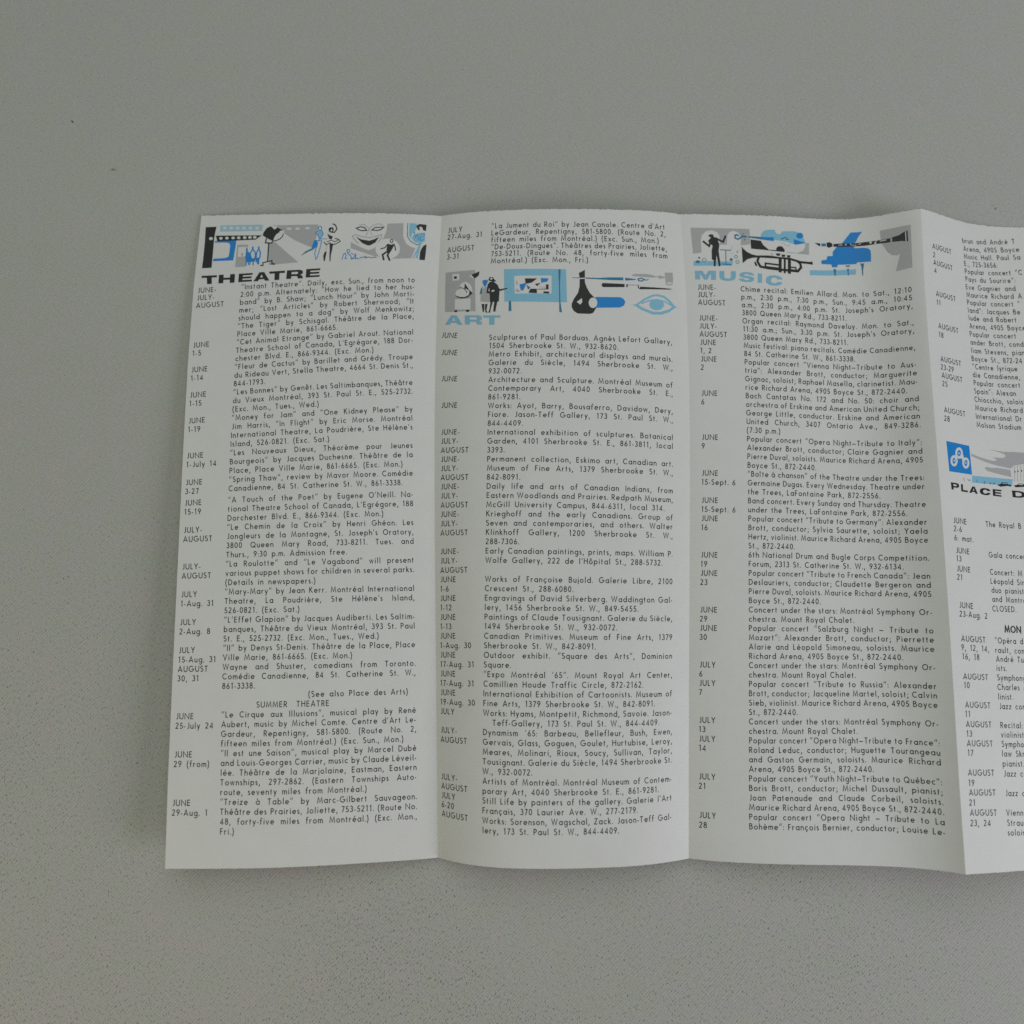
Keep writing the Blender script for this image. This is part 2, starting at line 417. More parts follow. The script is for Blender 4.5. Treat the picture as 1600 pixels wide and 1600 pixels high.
  [20.38,29.26,82.76,30.95,1,"Chime recital: Emilien Allard. Mon. to Sat., 12:10"],
  [4.26,28.64,24.26,29.18,0,"JUNE-"],
  [20.41,32.24,82.74,33.99,1,"p.m., 2:30 p.m., 7:30 p.m., Sun., 9:45 a.m., 10:45"],
  [4.3,31.47,24.3,32.03,0,"JULY-"],
  [20.44,35.24,82.73,37.04,1,"a.m., 2:30 p.m., 4:00 p.m. St. Joseph's Oratory,"],
  [4.32,34.35,24.32,34.93,0,"AUGUST"],
  [20.47,38.25,82.72,40.1,0,"3800 Queen Mary Rd., 733-8211."],
  [20.49,41.28,82.7,43.18,1,"Organ recital: Raymond Daveluy. Mon. to Sat.,"],
  [4.37,40.21,24.37,40.82,0,"JUNE-"],
  [20.52,44.33,82.69,46.26,1,"11:30 a.m.; Sun., 3:30 p.m. St. Joseph's Oratory,"],
  [4.39,43.2,24.39,43.82,0,"JULY-"],
  [20.54,47.38,82.67,49.36,0,"3800 Queen Mary Rd., 733-8211."],
  [4.4,46.21,24.4,46.85,0,"AUGUST"],
  [20.57,50.45,82.66,52.46,1,"Music festival: piano recitals. Comédie Canadienne,"],
  [4.41,49.26,24.41,49.91,0,"JUNE"],
  [20.59,53.52,82.65,55.57,0,"84 St. Catherine St. W., 861-3338."],
  [4.41,52.33,24.41,52.99,0,"1, 2"],
  [20.6,56.61,82.63,58.68,1,"Popular concert \"Vienna Night—Tribute to Aus-"],
  [4.41,55.43,24.41,56.09,0,"JUNE"],
  [20.62,59.71,82.62,61.8,1,"tria\": Alexander Brott, conductor; Marguerite"],
  [4.41,58.55,24.41,59.22,0,"2"],
  [20.63,62.82,82.61,64.93,1,"Gignac, soloist; Raphael Masella, clarinetist. Mau-"],
  [20.65,65.94,82.59,68.05,0,"rice Richard Arena, 4905 Boyce St., 872-2440."],
  [20.66,69.06,82.58,71.18,1,"Bach Cantatas No. 172 and No. 50: choir and"],
  [4.39,68.01,24.39,68.7,0,"JUNE"],
  [20.67,72.19,82.57,74.31,1,"orchestra of Erskine and American United Church;"],
  [4.38,71.2,24.38,71.88,0,"6"],
  [20.68,75.33,82.55,77.45,1,"George Little, conductor. Erskine and American"],
  [20.69,78.48,82.54,80.58,1,"United Church, 3407 Ontario Ave., 849-3286."],
  [20.69,81.63,82.53,83.71,0,"(7:30 p.m.)"],
  [20.7,84.79,82.52,86.84,1,"Popular concert \"Opera Night—Tribute to Italy\":"],
  [4.31,84.05,24.31,84.72,0,"JUNE"],
  [20.7,87.95,82.5,89.97,1,"Alexander Brott, conductor; Claire Gagnier and"],
  [4.28,87.28,24.28,87.94,0,"9"],
  [20.7,91.11,82.49,93.1,1,"Pierre Duval, soloists. Maurice Richard Arena, 4905"],
  [20.7,94.28,82.48,96.23,0,"Boyce St., 872-2440."],
  [20.7,97.45,82.47,99.36,1,"\"Boîte à chanson\" of the Theatre under the Trees:"],
  [4.2,97.0,24.2,97.61,0,"JUNE"],
  [20.69,100.63,82.46,102.48,1,"Germaine Dugas. Every Wednesday. Theatre under"],
  [4.17,100.24,24.17,100.84,0,"15-Sept. 6"],
  [20.69,103.81,82.45,105.6,0,"the Trees, LaFontaine Park, 872-2556."],
  [20.68,106.99,82.43,108.72,1,"Band concert. Every Sunday and Thursday. Theatre"],
  [4.11,106.72,24.11,107.28,0,"JUNE"],
  [20.68,110.17,82.42,111.83,0,"under the Trees, LaFontaine Park, 872-2556."],
  [4.08,109.96,24.08,110.49,0,"15-Sept. 6"],
  [20.67,113.35,82.41,114.94,1,"Popular concert \"Tribute to Germany\": Alexander"],
  [4.05,113.19,24.05,113.7,0,"JUNE"],
  [20.66,116.54,82.4,118.05,1,"Brott, conductor; Sylvia Saurette, soloist; Yaela"],
  [4.01,116.42,24.01,116.91,0,"16"],
  [20.65,119.72,82.39,121.15,1,"Hertz, violinist. Maurice Richard Arena, 4905 Boyce"],
  [20.63,122.91,82.38,124.25,0,"St., 872-2440."],
  [20.62,126.09,82.38,127.34,1,"6th National Drum and Bugle Corps Competition."],
  [3.91,126.09,23.91,126.49,0,"JUNE"],
  [20.61,129.28,82.37,130.44,0,"Forum, 2313 St. Catherine St. W., 932-6134."],
  [3.87,129.3,23.87,129.67,0,"19"],
  [20.59,132.46,82.36,133.53,1,"Popular concert \"Tribute to French Canada\": Jean"],
  [3.84,132.5,23.84,132.85,0,"JUNE"],
  [20.57,135.65,82.35,136.61,1,"Deslauriers, conductor; Claudette Bergeron and"],
  [3.8,135.7,23.8,136.01,0,"23"],
  [20.55,138.83,82.34,139.69,1,"Pierre Duval, soloists. Maurice Richard Arena, 4905"],
  [20.53,142.01,82.33,142.77,0,"Boyce St., 872-2440."],
  [20.51,145.19,82.33,145.85,1,"Concert under the stars: Montréal Symphony Or-"],
  [3.7,145.26,23.7,145.47,0,"JUNE"],
  [20.49,148.37,82.32,148.93,0,"chestra. Mount Royal Chalet."],
  [3.67,148.43,23.67,148.61,0,"29"],
  [20.47,151.54,82.31,152.0,1,"Popular concert \"Salzburg Night — Tribute to"],
  [3.64,151.6,23.64,151.75,0,"JUNE"],
  [20.45,154.72,82.31,155.07,1,"Mozart\": Alexander Brott, conductor; Pierrette"],
  [3.61,154.76,23.61,154.88,0,"30"],
  [20.42,157.89,82.3,158.15,1,"Alarie and Léopold Simoneau, soloists. Maurice"],
  [20.4,161.06,82.3,161.22,0,"Richard Arena, 4905 Boyce St., 872-2440."],
  [20.37,164.22,82.29,164.29,1,"Concert under the stars: Montréal Symphony Or-"],
  [3.53,164.22,23.53,164.24,0,"JULY"],
  [20.34,167.39,82.29,167.37,0,"chestra. Mount Royal Chalet."],
  [3.51,167.36,23.51,167.36,0,"6"],
  [20.31,170.55,82.29,170.44,1,"Popular concert \"Tribute to Russia\": Alexander"],
  [3.49,170.51,23.49,170.47,0,"JULY"],
  [20.28,173.71,82.28,173.52,1,"Brott, conductor; Jacqueline Martel, soloist; Calvin"],
  [3.47,173.65,23.47,173.58,0,"7"],
  [20.25,176.87,82.28,176.6,1,"Sieb, violinist. Maurice Richard Arena, 4905 Boyce"],
  [20.22,180.02,82.28,179.68,0,"St., 872-2440."],
  [20.19,183.17,82.28,182.77,1,"Concert under the stars: Montréal Symphony Or-"],
  [3.42,183.06,23.42,182.93,0,"JULY"],
  [20.16,186.32,82.27,185.87,0,"chestra. Mount Royal Chalet."],
  [3.41,186.2,23.41,186.06,0,"13"],
  [20.13,189.47,82.27,188.97,1,"Popular concert \"Opera Night—Tribute to France\":"],
  [3.4,189.35,23.4,189.19,0,"JULY"],
  [20.09,192.62,82.27,192.08,1,"Roland Leduc, conductor; Huguette Tourangeau"],
  [3.4,192.5,23.4,192.33,0,"14"],
  [20.06,195.76,82.27,195.2,1,"and Gaston Germain, soloists. Maurice Richard"],
  [20.02,198.9,82.27,198.33,0,"Arena, 4905 Boyce St., 872-2440."],
  [19.98,202.03,82.28,201.47,1,"Popular concert \"Youth Night—Tribute to Québec\":"],
  [3.4,201.99,23.4,201.81,0,"JULY"],
  [19.95,205.17,82.28,204.62,1,"Boris Brott, conductor; Michel Dussault, pianist;"],
  [3.41,205.18,23.41,205.0,0,"21"],
  [19.91,208.3,82.28,207.79,1,"Joan Patenaude and Claude Corbeil, soloists."],
  [19.87,211.43,82.28,210.97,1,"Maurice Richard Arena, 4905 Boyce St., 872-2440."],
  [19.83,214.56,82.29,214.16,1,"Popular concert \"Opera Night — Tribute to La"],
  [3.46,214.81,23.46,214.69,0,"JULY"],
  [19.79,217.69,82.29,217.38,1,"Bohème\": François Bernier, conductor; Louise Le-"],
  [3.48,218.06,23.48,217.96,0,"28"],
 ],
 [
  [21.23,8.62,30.5,7.83,0,"brun and André T"],
  [21.47,11.76,30.67,11.03,0,"Arena, 4905 Boyce"],
  [21.42,14.81,30.6,14.11,0,"Music Hall. Paul Sa"],
  [21.28,17.74,30.46,17.07,0,"E., 725-3656."],
  [21.3,20.76,30.45,20.12,0,"Popular concert \"C"],
  [21.31,23.78,30.44,23.17,0,"Pays du Sourire\":"],
  [21.15,26.93,30.27,26.35,0,"Eve Gagnier and"],
  [21.2,29.92,30.3,29.37,0,"Maurice Richard A"],
  [21.14,32.91,30.23,32.39,0,"Popular concert \""],
  [21.11,35.96,30.17,35.48,0,"land\": Jacques Be"],
  [21.11,38.97,30.15,38.52,0,"lude and Robert"],
  [21.1,42.05,30.12,41.63,0,"Arena, 4905 Boyce"],
  [20.86,45.15,29.89,44.75,0,"Popular concert"],
  [20.78,48.28,29.79,47.92,0,"ander Brott, cond"],
  [20.73,51.45,29.71,51.12,0,"liam Stevens, pian"],
  [20.62,54.55,29.59,54.24,0,"Boyce St., 872-24"],
  [20.64,57.57,29.59,57.29,0,"\"Centre lyrique"],
  [20.31,60.68,29.27,60.43,0,"die Canadienne,"],
  [20.4,63.72,29.32,63.5,0,"Popular concert"],
  [20.23,66.82,29.15,66.63,0,"Spain\": Alexan"],
  [19.97,69.92,28.88,69.75,0,"Chiocchio, soloist"],
  [19.89,73.06,28.78,72.92,0,"Maurice Richard"],
  [19.8,76.21,28.67,76.1,0,"International Dr"],
  [19.69,79.33,28.54,79.25,0,"Molson Stadium"],
  [19.24,115.17,27.82,115.34,0,"The Royal B"],
  [19.28,125.93,27.77,126.13,0,"Gala concer"],
  [19.1,131.92,27.54,132.14,0,"Concert: M"],
  [18.97,135.06,27.39,135.29,0,"Léopold Sir"],
  [18.97,138.14,27.36,138.39,0,"duo pianist"],
  [18.91,141.23,27.27,141.5,0,"and Montré"],
  [18.66,144.48,27.0,144.77,0,"CLOSED."],
  [18.47,155.26,26.7,155.6,0,"\"Opéra d"],
  [18.28,158.48,26.47,158.83,0,"rault, cond"],
  [18.3,161.48,26.47,161.83,0,"André Tu"],
  [18.1,164.48,26.23,164.83,0,"ists."],
  [18.09,167.66,26.2,168.02,0,"Symphony"],
  [17.9,170.81,25.98,171.17,0,"Charles A"],
  [17.77,173.97,25.81,174.33,0,"linist."],
  [17.88,177.12,25.89,177.49,0,"Jazz conc"],
  [17.65,183.29,25.6,183.68,0,"Recital: "],
  [17.61,186.36,25.52,186.76,0,"violinist;"],
  [17.54,189.42,25.42,189.83,0,"Sympho"],
  [17.33,192.5,25.18,192.91,0,"law Skr"],
  [17.25,195.68,25.06,196.1,0,"pianist."],
  [17.34,198.89,25.12,199.32,0,"Jazz co"],
  [17.26,205.11,24.97,205.55,0,"Jazz c"],
  [16.91,211.26,24.55,211.71,0,"Vienne"],
  [16.92,214.45,24.52,214.91,0,"Straus"],
  [16.81,217.48,24.38,217.95,0,"soloist"],
  [4.65,14.31,14.91,14.55,0,"AUGUST"],
  [4.8,17.59,15.0,17.85,0,"2"],
  [4.69,20.54,14.82,20.82,0,"AUGUST"],
  [4.95,23.54,15.03,23.83,0,"4"],
  [5.06,32.36,14.97,32.69,0,"AUGUST"],
  [4.99,35.62,14.83,35.97,0,"11"],
  [4.98,44.41,14.67,44.85,0,"AUGUST"],
  [4.87,47.71,14.49,48.18,0,"18"],
  [4.81,56.67,14.26,57.22,0,"AUGUST"],
  [4.64,59.65,14.03,60.23,0,"23-29"],
  [4.71,62.68,14.05,63.28,0,"AUGUST"],
  [4.66,65.72,13.94,66.35,0,"25"],
  [4.5,75.25,13.62,75.92,0,"AUGUST"],
  [4.23,78.38,13.29,79.07,0,"28"],
  [4.58,114.36,13.13,114.96,0,"JUNE"],
  [4.57,117.24,13.07,117.82,0,"2-6"],
  [4.47,120.33,12.93,120.92,0,"6: mat."],
  [4.75,124.71,13.15,125.31,0,"JUNE"],
  [4.66,127.52,13.01,128.12,0,"13"],
  [4.53,130.95,12.83,131.55,0,"JUNE"],
  [4.43,133.84,12.68,134.44,0,"21"],
  [4.42,143.32,12.54,143.89,0,"JUNE"],
  [4.34,146.26,12.41,146.81,0,"23-Aug. 2"],
  [4.34,154.5,12.29,155.01,0,"AUGUST"],
  [4.14,157.46,12.05,157.96,0,"9, 12, 14,"],
  [4.26,160.42,12.13,160.91,0,"16, 18"],
  [4.13,166.98,11.91,167.43,0,"AUGUST"],
  [4.15,169.87,11.89,170.31,0,"10"],
  [4.16,176.26,11.82,176.66,0,"AUGUST"],
  [3.9,179.25,11.51,179.65,0,"11"],
  [3.94,182.52,11.5,182.91,0,"AUGUST"],
  [3.89,185.6,11.41,185.99,0,"13"],
  [3.84,188.67,11.32,189.06,0,"AUGUST"],
  [3.85,191.74,11.29,192.12,0,"17"],
  [3.5,198.02,10.85,198.39,0,"AUGUST"],
  [3.38,201.25,10.68,201.62,0,"19"],
  [3.37,204.28,10.64,204.63,0,"AUGUST"],
  [3.18,207.48,10.41,207.83,0,"21"],
  [3.17,210.6,10.36,210.94,0,"AUGUST"],
  [3.05,213.86,10.19,214.2,0,"23, 24"],
  [23.03,151.69,31.27,152.01,2,"MON"],
 ],
]
ART = [
 [
  ["p","grey",0,0,[[26.32,4.52],[29.13,4.38],[43.93,4.32],[43.81,6.63],[43.45,9.74],[42.1,13.2],[39.22,12.02],[35.54,10.26],[32.41,8.18],[31.22,7.31],[31.13,6.3],[28.72,4.81]]],
  ["p","grey",0,0,[[26.43,11.62],[27.48,11.07],[28.67,11.09],[33.29,15.21],[37.65,18.92],[32.17,19.39],[26.91,19.85]]],
  ["p","pale",1,0,[[34.21,5.86],[34.16,6.04],[34.01,6.19],[33.77,6.31],[33.47,6.37],[33.14,6.36],[32.82,6.29],[32.56,6.17],[32.38,6.01],[32.31,5.82],[32.35,5.64],[32.5,5.48],[32.74,5.37],[33.05,5.31],[33.38,5.32],[33.69,5.38],[33.96,5.51],[34.13,5.67]]],
  ["p","pale",1,0,[[37.25,5.84],[37.21,6.01],[37.07,6.16],[36.84,6.27],[36.56,6.33],[36.25,6.32],[35.96,6.26],[35.71,6.14],[35.54,5.99],[35.48,5.81],[35.52,5.64],[35.66,5.49],[35.89,5.39],[36.17,5.33],[36.48,5.34],[36.77,5.4],[37.02,5.52],[37.19,5.67]]],
  ["p","pale",1,0,[[41.0,5.75],[40.95,5.92],[40.8,6.06],[40.56,6.17],[40.26,6.23],[39.93,6.22],[39.61,6.16],[39.35,6.04],[39.18,5.89],[39.11,5.72],[39.15,5.55],[39.3,5.4],[39.55,5.29],[39.85,5.24],[40.18,5.24],[40.49,5.3],[40.75,5.42],[40.93,5.57]]],
  ["p","mist",0,0,[[7.49,4.03],[23.3,4.02],[23.37,6.45],[7.64,6.47]]],
  ["p","pale",1,0,[[9.99,5.16],[9.97,5.36],[9.86,5.54],[9.67,5.67],[9.43,5.74],[9.17,5.73],[8.92,5.66],[8.71,5.52],[8.56,5.33],[8.5,5.13],[8.52,4.92],[8.63,4.74],[8.82,4.61],[9.06,4.55],[9.32,4.55],[9.57,4.63],[9.78,4.77],[9.93,4.95]]],
  ["p","pale",1,0,[[12.45,5.2],[12.42,5.41],[12.31,5.59],[12.12,5.72],[11.89,5.79],[11.63,5.78],[11.37,5.7],[11.16,5.57],[11.02,5.38],[10.95,5.18],[10.98,4.97],[11.09,4.79],[11.27,4.66],[11.51,4.59],[11.77,4.6],[12.02,4.67],[12.23,4.81],[12.38,5.0]]],
  ["p","pale",1,0,[[14.84,5.25],[14.81,5.45],[14.7,5.63],[14.51,5.76],[14.27,5.83],[14.02,5.83],[13.77,5.75],[13.55,5.61],[13.41,5.43],[13.34,5.22],[13.37,5.02],[13.48,4.84],[13.67,4.71],[13.9,4.64],[14.16,4.64],[14.41,4.72],[14.62,4.86],[14.77,5.04]]],
  ["p","pale",1,0,[[17.1,5.29],[17.08,5.5],[16.97,5.68],[16.78,5.81],[16.54,5.87],[16.28,5.87],[16.03,5.79],[15.82,5.65],[15.68,5.47],[15.61,5.26],[15.64,5.06],[15.75,4.88],[15.94,4.75],[16.17,4.68],[16.43,4.69],[16.68,4.76],[16.89,4.9],[17.04,5.09]]],
  ["p","pale",1,0,[[19.55,5.34],[19.52,5.54],[19.41,5.72],[19.23,5.85],[18.99,5.92],[18.73,5.91],[18.48,5.84],[18.27,5.7],[18.12,5.52],[18.06,5.31],[18.09,5.11],[18.2,4.93],[18.38,4.8],[18.62,4.73],[18.88,4.73],[19.13,4.81],[19.34,4.95],[19.49,5.13]]],
  ["p","pale",1,0,[[22.08,5.39],[22.06,5.59],[21.94,5.77],[21.76,5.9],[21.52,5.97],[21.26,5.96],[21.01,5.88],[20.8,5.75],[20.66,5.56],[20.59,5.36],[20.62,5.15],[20.73,4.97],[20.92,4.84],[21.16,4.78],[21.42,4.78],[21.67,4.86],[21.88,5.0],[22.02,5.18]]],
  ["p","black",0,0,[[2.07,4.62],[6.14,4.54],[5.85,6.44],[5.7,9.12],[5.79,14.79],[5.88,20.67],[2.34,20.78],[2.41,16.62],[2.33,10.01]]],
  ["p","bare",2,0,[[5.2,9.21],[5.18,9.41],[5.07,9.59],[4.9,9.72],[4.67,9.79],[4.42,9.79],[4.18,9.71],[3.97,9.57],[3.83,9.39],[3.77,9.18],[3.79,8.98],[3.9,8.8],[4.07,8.67],[4.3,8.6],[4.55,8.61],[4.79,8.68],[5.0,8.82],[5.14,9.0]]],
  ["p","black",1,0,[[6.19,8.06],[23.38,8.24],[22.4,8.95],[21.15,9.9],[6.92,10.28],[6.6,9.14]]],
  ["p","bare",2,0,[[8.87,9.18],[8.85,9.36],[8.75,9.52],[8.58,9.64],[8.38,9.7],[8.15,9.7],[7.93,9.63],[7.74,9.51],[7.61,9.34],[7.55,9.16],[7.57,8.97],[7.67,8.81],[7.84,8.7],[8.04,8.64],[8.27,8.64],[8.49,8.71],[8.68,8.83],[8.81,9.0]]],
  ["p","bare",2,0,[[11.1,9.13],[11.07,9.31],[10.98,9.47],[10.81,9.59],[10.6,9.65],[10.38,9.64],[10.16,9.57],[9.97,9.45],[9.84,9.29],[9.78,9.1],[9.8,8.92],[9.9,8.76],[10.07,8.64],[10.27,8.58],[10.5,8.59],[10.72,8.66],[10.91,8.78],[11.04,8.94]]],
  ["p","bare",2,0,[[13.42,9.11],[13.39,9.29],[13.29,9.45],[13.13,9.56],[12.92,9.62],[12.7,9.62],[12.48,9.55],[12.29,9.43],[12.16,9.27],[12.1,9.08],[12.13,8.9],[12.22,8.74],[12.39,8.62],[12.59,8.56],[12.82,8.57],[13.04,8.63],[13.23,8.76],[13.36,8.92]]],
  ["p","bare",2,0,[[15.49,9.08],[15.47,9.26],[15.37,9.42],[15.21,9.54],[15.0,9.6],[14.78,9.59],[14.56,9.53],[14.37,9.4],[14.24,9.24],[14.18,9.06],[14.21,8.87],[14.3,8.71],[14.47,8.6],[14.68,8.54],[14.9,8.54],[15.12,8.61],[15.31,8.73],[15.44,8.9]]],
  ["p","bare",2,0,[[17.72,9.06],[17.7,9.24],[17.6,9.4],[17.44,9.51],[17.23,9.57],[17.0,9.57],[16.78,9.5],[16.6,9.38],[16.47,9.22],[16.41,9.03],[16.43,8.85],[16.53,8.69],[16.7,8.57],[16.9,8.51],[17.13,8.52],[17.35,8.59],[17.54,8.71],[17.67,8.87]]],
  ["p","bare",2,0,[[19.65,8.99],[19.62,9.18],[19.53,9.34],[19.36,9.45],[19.16,9.51],[18.93,9.51],[18.71,9.44],[18.52,9.32],[18.39,9.16],[18.34,8.97],[18.36,8.79],[18.46,8.63],[18.62,8.51],[18.83,8.45],[19.06,8.46],[19.28,8.53],[19.46,8.65],[19.59,8.81]]],
  ["p","bare",2,0,[[21.43,8.99],[21.41,9.18],[21.31,9.34],[21.14,9.45],[20.94,9.51],[20.71,9.51],[20.49,9.44],[20.31,9.32],[20.18,9.16],[20.12,8.97],[20.14,8.79],[20.24,8.63],[20.41,8.51],[20.61,8.45],[20.84,8.46],[21.06,8.53],[21.24,8.65],[21.37,8.81]]],
  ["p","blue",0,0,[[6.02,10.26],[14.03,9.97],[13.94,13.04],[13.6,17.89],[6.22,18.09],[6.12,17.15],[10.4,16.93],[11.6,16.51],[11.89,15.52],[11.95,12.07],[11.47,11.12],[10.4,10.85],[6.07,10.77]]],
  ["p","grey",0,0,[[14.56,11.8],[18.57,11.8],[18.54,12.81],[18.11,13.27],[18.18,14.68],[18.42,20.45],[14.59,20.49],[14.54,16.18]]],
  ["p","bare",1,0,[[15.05,12.81],[18.0,12.64],[17.98,16.3],[15.17,16.6]]],
  ["p","grey",2,0,[[17.15,15.6],[17.14,15.81],[17.09,16.0],[16.99,16.14],[16.86,16.21],[16.72,16.21],[16.57,16.13],[16.45,15.99],[16.36,15.8],[16.31,15.59],[16.32,15.37],[16.37,15.19],[16.47,15.05],[16.6,14.98],[16.74,14.98],[16.89,15.05],[17.01,15.2],[17.1,15.39]]],
  ["p","blue",2,0,[[18.63,13.75],[18.63,13.96],[18.59,14.15],[18.5,14.29],[18.39,14.36],[18.27,14.36],[18.15,14.28],[18.04,14.14],[17.96,13.95],[17.92,13.74],[17.92,13.52],[17.97,13.33],[18.05,13.2],[18.16,13.12],[18.28,13.12],[18.4,13.2],[18.51,13.34],[18.59,13.53]]],
  ["p","blue",2,0,[[18.14,14.21],[18.81,14.44],[19.73,15.39],[20.11,16.27],[20.38,17.99],[20.03,18.7],[19.09,18.75],[18.3,18.43],[18.03,16.86],[17.95,15.3]]],
  ["s","blue",2,0.405,[[18.47,18.43],[18.5,19.98]]],
  ["s","blue",2,0.405,[[19.18,18.44],[19.47,19.69]]],
  ["s","blue",2,0.405,[[20.0,18.29],[19.89,19.76]]],
  ["p","blue",2,0,[[20.74,13.22],[20.75,13.45],[20.71,13.66],[20.64,13.81],[20.54,13.89],[20.42,13.89],[20.31,13.81],[20.21,13.65],[20.13,13.44],[20.09,13.21],[20.09,12.97],[20.13,12.76],[20.2,12.61],[20.3,12.53],[20.41,12.53],[20.53,12.62],[20.63,12.77],[20.7,12.98]]],
  ["s","blue",2,0.438,[[20.35,13.77],[19.83,14.86],[19.63,15.95],[20.46,17.52],[21.15,18.0]]],
  ["s","blue",2,0.438,[[20.59,13.78],[21.38,14.73],[21.68,15.98],[21.58,17.85]]],
  ["p","blue",2,0,[[19.76,17.36],[21.72,17.07],[21.72,18.47],[20.02,18.51]]],
  ["s","blue",2,0.405,[[21.02,18.46],[21.2,19.9]]],
  ["p","pale",1,0,[[21.11,15.91],[21.12,16.29],[21.07,16.63],[20.97,16.88],[20.84,17.01],[20.69,17.01],[20.53,16.87],[20.39,16.62],[20.28,16.28],[20.22,15.9],[20.21,15.51],[20.26,15.18],[20.35,14.93],[20.49,14.79],[20.64,14.8],[20.8,14.93],[20.94,15.19],[21.05,15.53]]],
  ["p","blue",2,0,[[22.96,13.19],[22.96,13.42],[22.93,13.63],[22.85,13.78],[22.75,13.86],[22.64,13.86],[22.53,13.78],[22.43,13.62],[22.35,13.42],[22.31,13.18],[22.31,12.94],[22.35,12.74],[22.42,12.58],[22.52,12.5],[22.63,12.51],[22.75,12.59],[22.85,12.75],[22.92,12.95]]],
  ["s","blue",2,0.438,[[22.49,13.81],[22.05,14.89],[21.94,16.3],[22.25,18.79]]],
  ["s","blue",2,0.438,[[22.84,13.81],[23.34,14.76],[23.45,16.63],[23.03,17.56],[23.07,19.61]]],
  ["p","blue",2,0,[[22.01,17.08],[23.27,16.94],[23.19,18.34],[22.26,18.48]]],
  ["s","blue",2,0.342,[[22.61,18.49],[22.76,19.48]]],
  ["p","pale",1,0,[[23.06,15.63],[23.07,16.03],[23.03,16.39],[22.95,16.65],[22.82,16.79],[22.68,16.79],[22.53,16.65],[22.4,16.38],[22.3,16.02],[22.23,15.62],[22.22,15.21],[22.26,14.85],[22.35,14.59],[22.47,14.45],[22.61,14.45],[22.76,14.6],[22.9,14.86],[23.0,15.22]]],
  ["p","black",2,0,[[26.34,4.71],[26.98,5.25],[27.79,6.06],[28.3,5.75],[28.9,5.13],[29.84,5.72],[31.08,6.37],[29.91,6.57],[29.67,7.28],[28.69,7.96],[28.0,9.14],[27.74,10.61],[25.42,9.47],[23.62,8.25],[23.95,6.99],[24.91,5.44]]],
  ["p","bare",2,0,[[31.15,6.49],[31.57,6.91],[31.31,8.38],[30.24,9.8],[28.62,10.53],[27.87,10.45],[28.0,9.14],[28.69,7.96],[29.73,7.19],[30.03,6.63]]],
  ["s","black",3,0.345,[[31.25,7.69],[31.04,8.78],[30.12,9.8],[28.53,10.52],[27.73,10.51]]],
  ["s","black",1,0.471,[[25.12,9.47],[24.98,11.25],[27.3,11.32],[27.53,10.6]]],
  ["s","black",2,0.47,[[26.18,11.43],[26.27,15.11],[26.39,18.6]]],
  ["s","black",2,0.404,[[23.75,20.06],[24.81,20.01],[24.66,18.95],[27.95,18.16],[27.98,19.24]]],
  ["p","black",2,0,[[27.64,19.73],[28.02,19.06],[29.28,19.35],[29.12,19.81]]],
  ["s","blue",2,0.275,[[45.32,5.83],[45.29,6.14],[45.17,6.41],[44.97,6.59],[44.73,6.65],[44.48,6.58],[44.25,6.4],[44.09,6.13],[44.02,5.81],[44.04,5.5],[44.16,5.23],[44.36,5.06],[44.61,5.0],[44.86,5.06],[45.08,5.24],[45.24,5.51],[45.32,5.83]]],
  ["s","blue",2,0.275,[[44.19,6.74],[43.12,7.65],[44.23,8.63],[44.76,10.07]]],
  ["s","blue",2,0.274,[[45.31,6.65],[46.0,8.03],[45.27,9.6],[44.78,10.34]]],
  ["p","sky",1,0,[[44.1,6.84],[45.39,6.79],[45.74,8.03],[44.84,9.83],[43.72,7.94]]],
  ["p","blue",2,0,[[43.06,10.26],[44.43,11.3],[43.85,13.07],[42.58,14.21],[42.1,13.73],[42.56,11.41]]],
  ["s","blue",2,0.273,[[44.26,12.05],[43.61,14.09],[43.48,15.79],[44.11,18.17]]],
  ["s","blue",2,0.273,[[45.68,10.69],[45.42,12.4],[44.84,15.46],[44.26,17.66]]],
  ["s","blue",2,0.274,[[43.34,10.5],[45.61,10.69]]],
  ["p","teal",2,0,[[42.12,13.66],[42.52,14.21],[40.77,15.01],[38.37,16.49],[40.1,14.67]]],
  ["s","blue",2,0.171,[[44.91,10.0],[47.66,9.96]]],
  ["s","black",2,0.411,[[49.48,6.56],[49.44,6.85],[49.32,7.09],[49.11,7.25],[48.85,7.31],[48.59,7.25],[48.36,7.08],[48.19,6.83],[48.12,6.55],[48.15,6.26],[48.28,6.01],[48.49,5.85],[48.74,5.8],[49.01,5.86],[49.24,6.02],[49.4,6.27],[49.48,6.56]]],
  ["p","black",2,0,[[47.99,6.96],[47.86,6.1],[48.21,5.52],[49.43,5.53],[49.75,6.29],[48.83,6.07],[48.56,6.79]]],
  ["s","black",2,0.412,[[49.17,4.09],[50.28,4.65],[50.9,6.12],[50.15,7.38],[49.19,7.51]]],
  ["p","black",2,0,[[47.44,7.84],[48.53,8.67],[49.59,9.02],[49.19,10.21],[48.33,9.9]]],
  ["s","black",2,0.307,[[46.45,11.11],[47.41,12.28],[48.57,11.47],[49.6,12.33],[50.86,11.96],[52.34,11.01]]],
  ["s","black",2,0.239,[[47.51,11.12],[49.14,10.45],[50.48,11.14],[51.71,10.39]]],
  ["s","black",2,0.307,[[50.38,9.77],[51.8,10.19],[52.6,11.14]]],
  ["p","black",2,0,[[48.6,11.91],[49.88,11.75],[49.73,14.13],[49.39,16.16],[49.41,18.6],[49.05,18.6],[48.85,15.82],[48.83,14.12]]],
  ["s","grey",1,0.17,[[47.73,12.25],[47.4,14.8]]],
  ["p","black",2,0,[[46.97,15.13],[47.78,14.8],[47.55,16.83],[47.32,18.6],[46.93,18.53],[46.65,16.49]]],
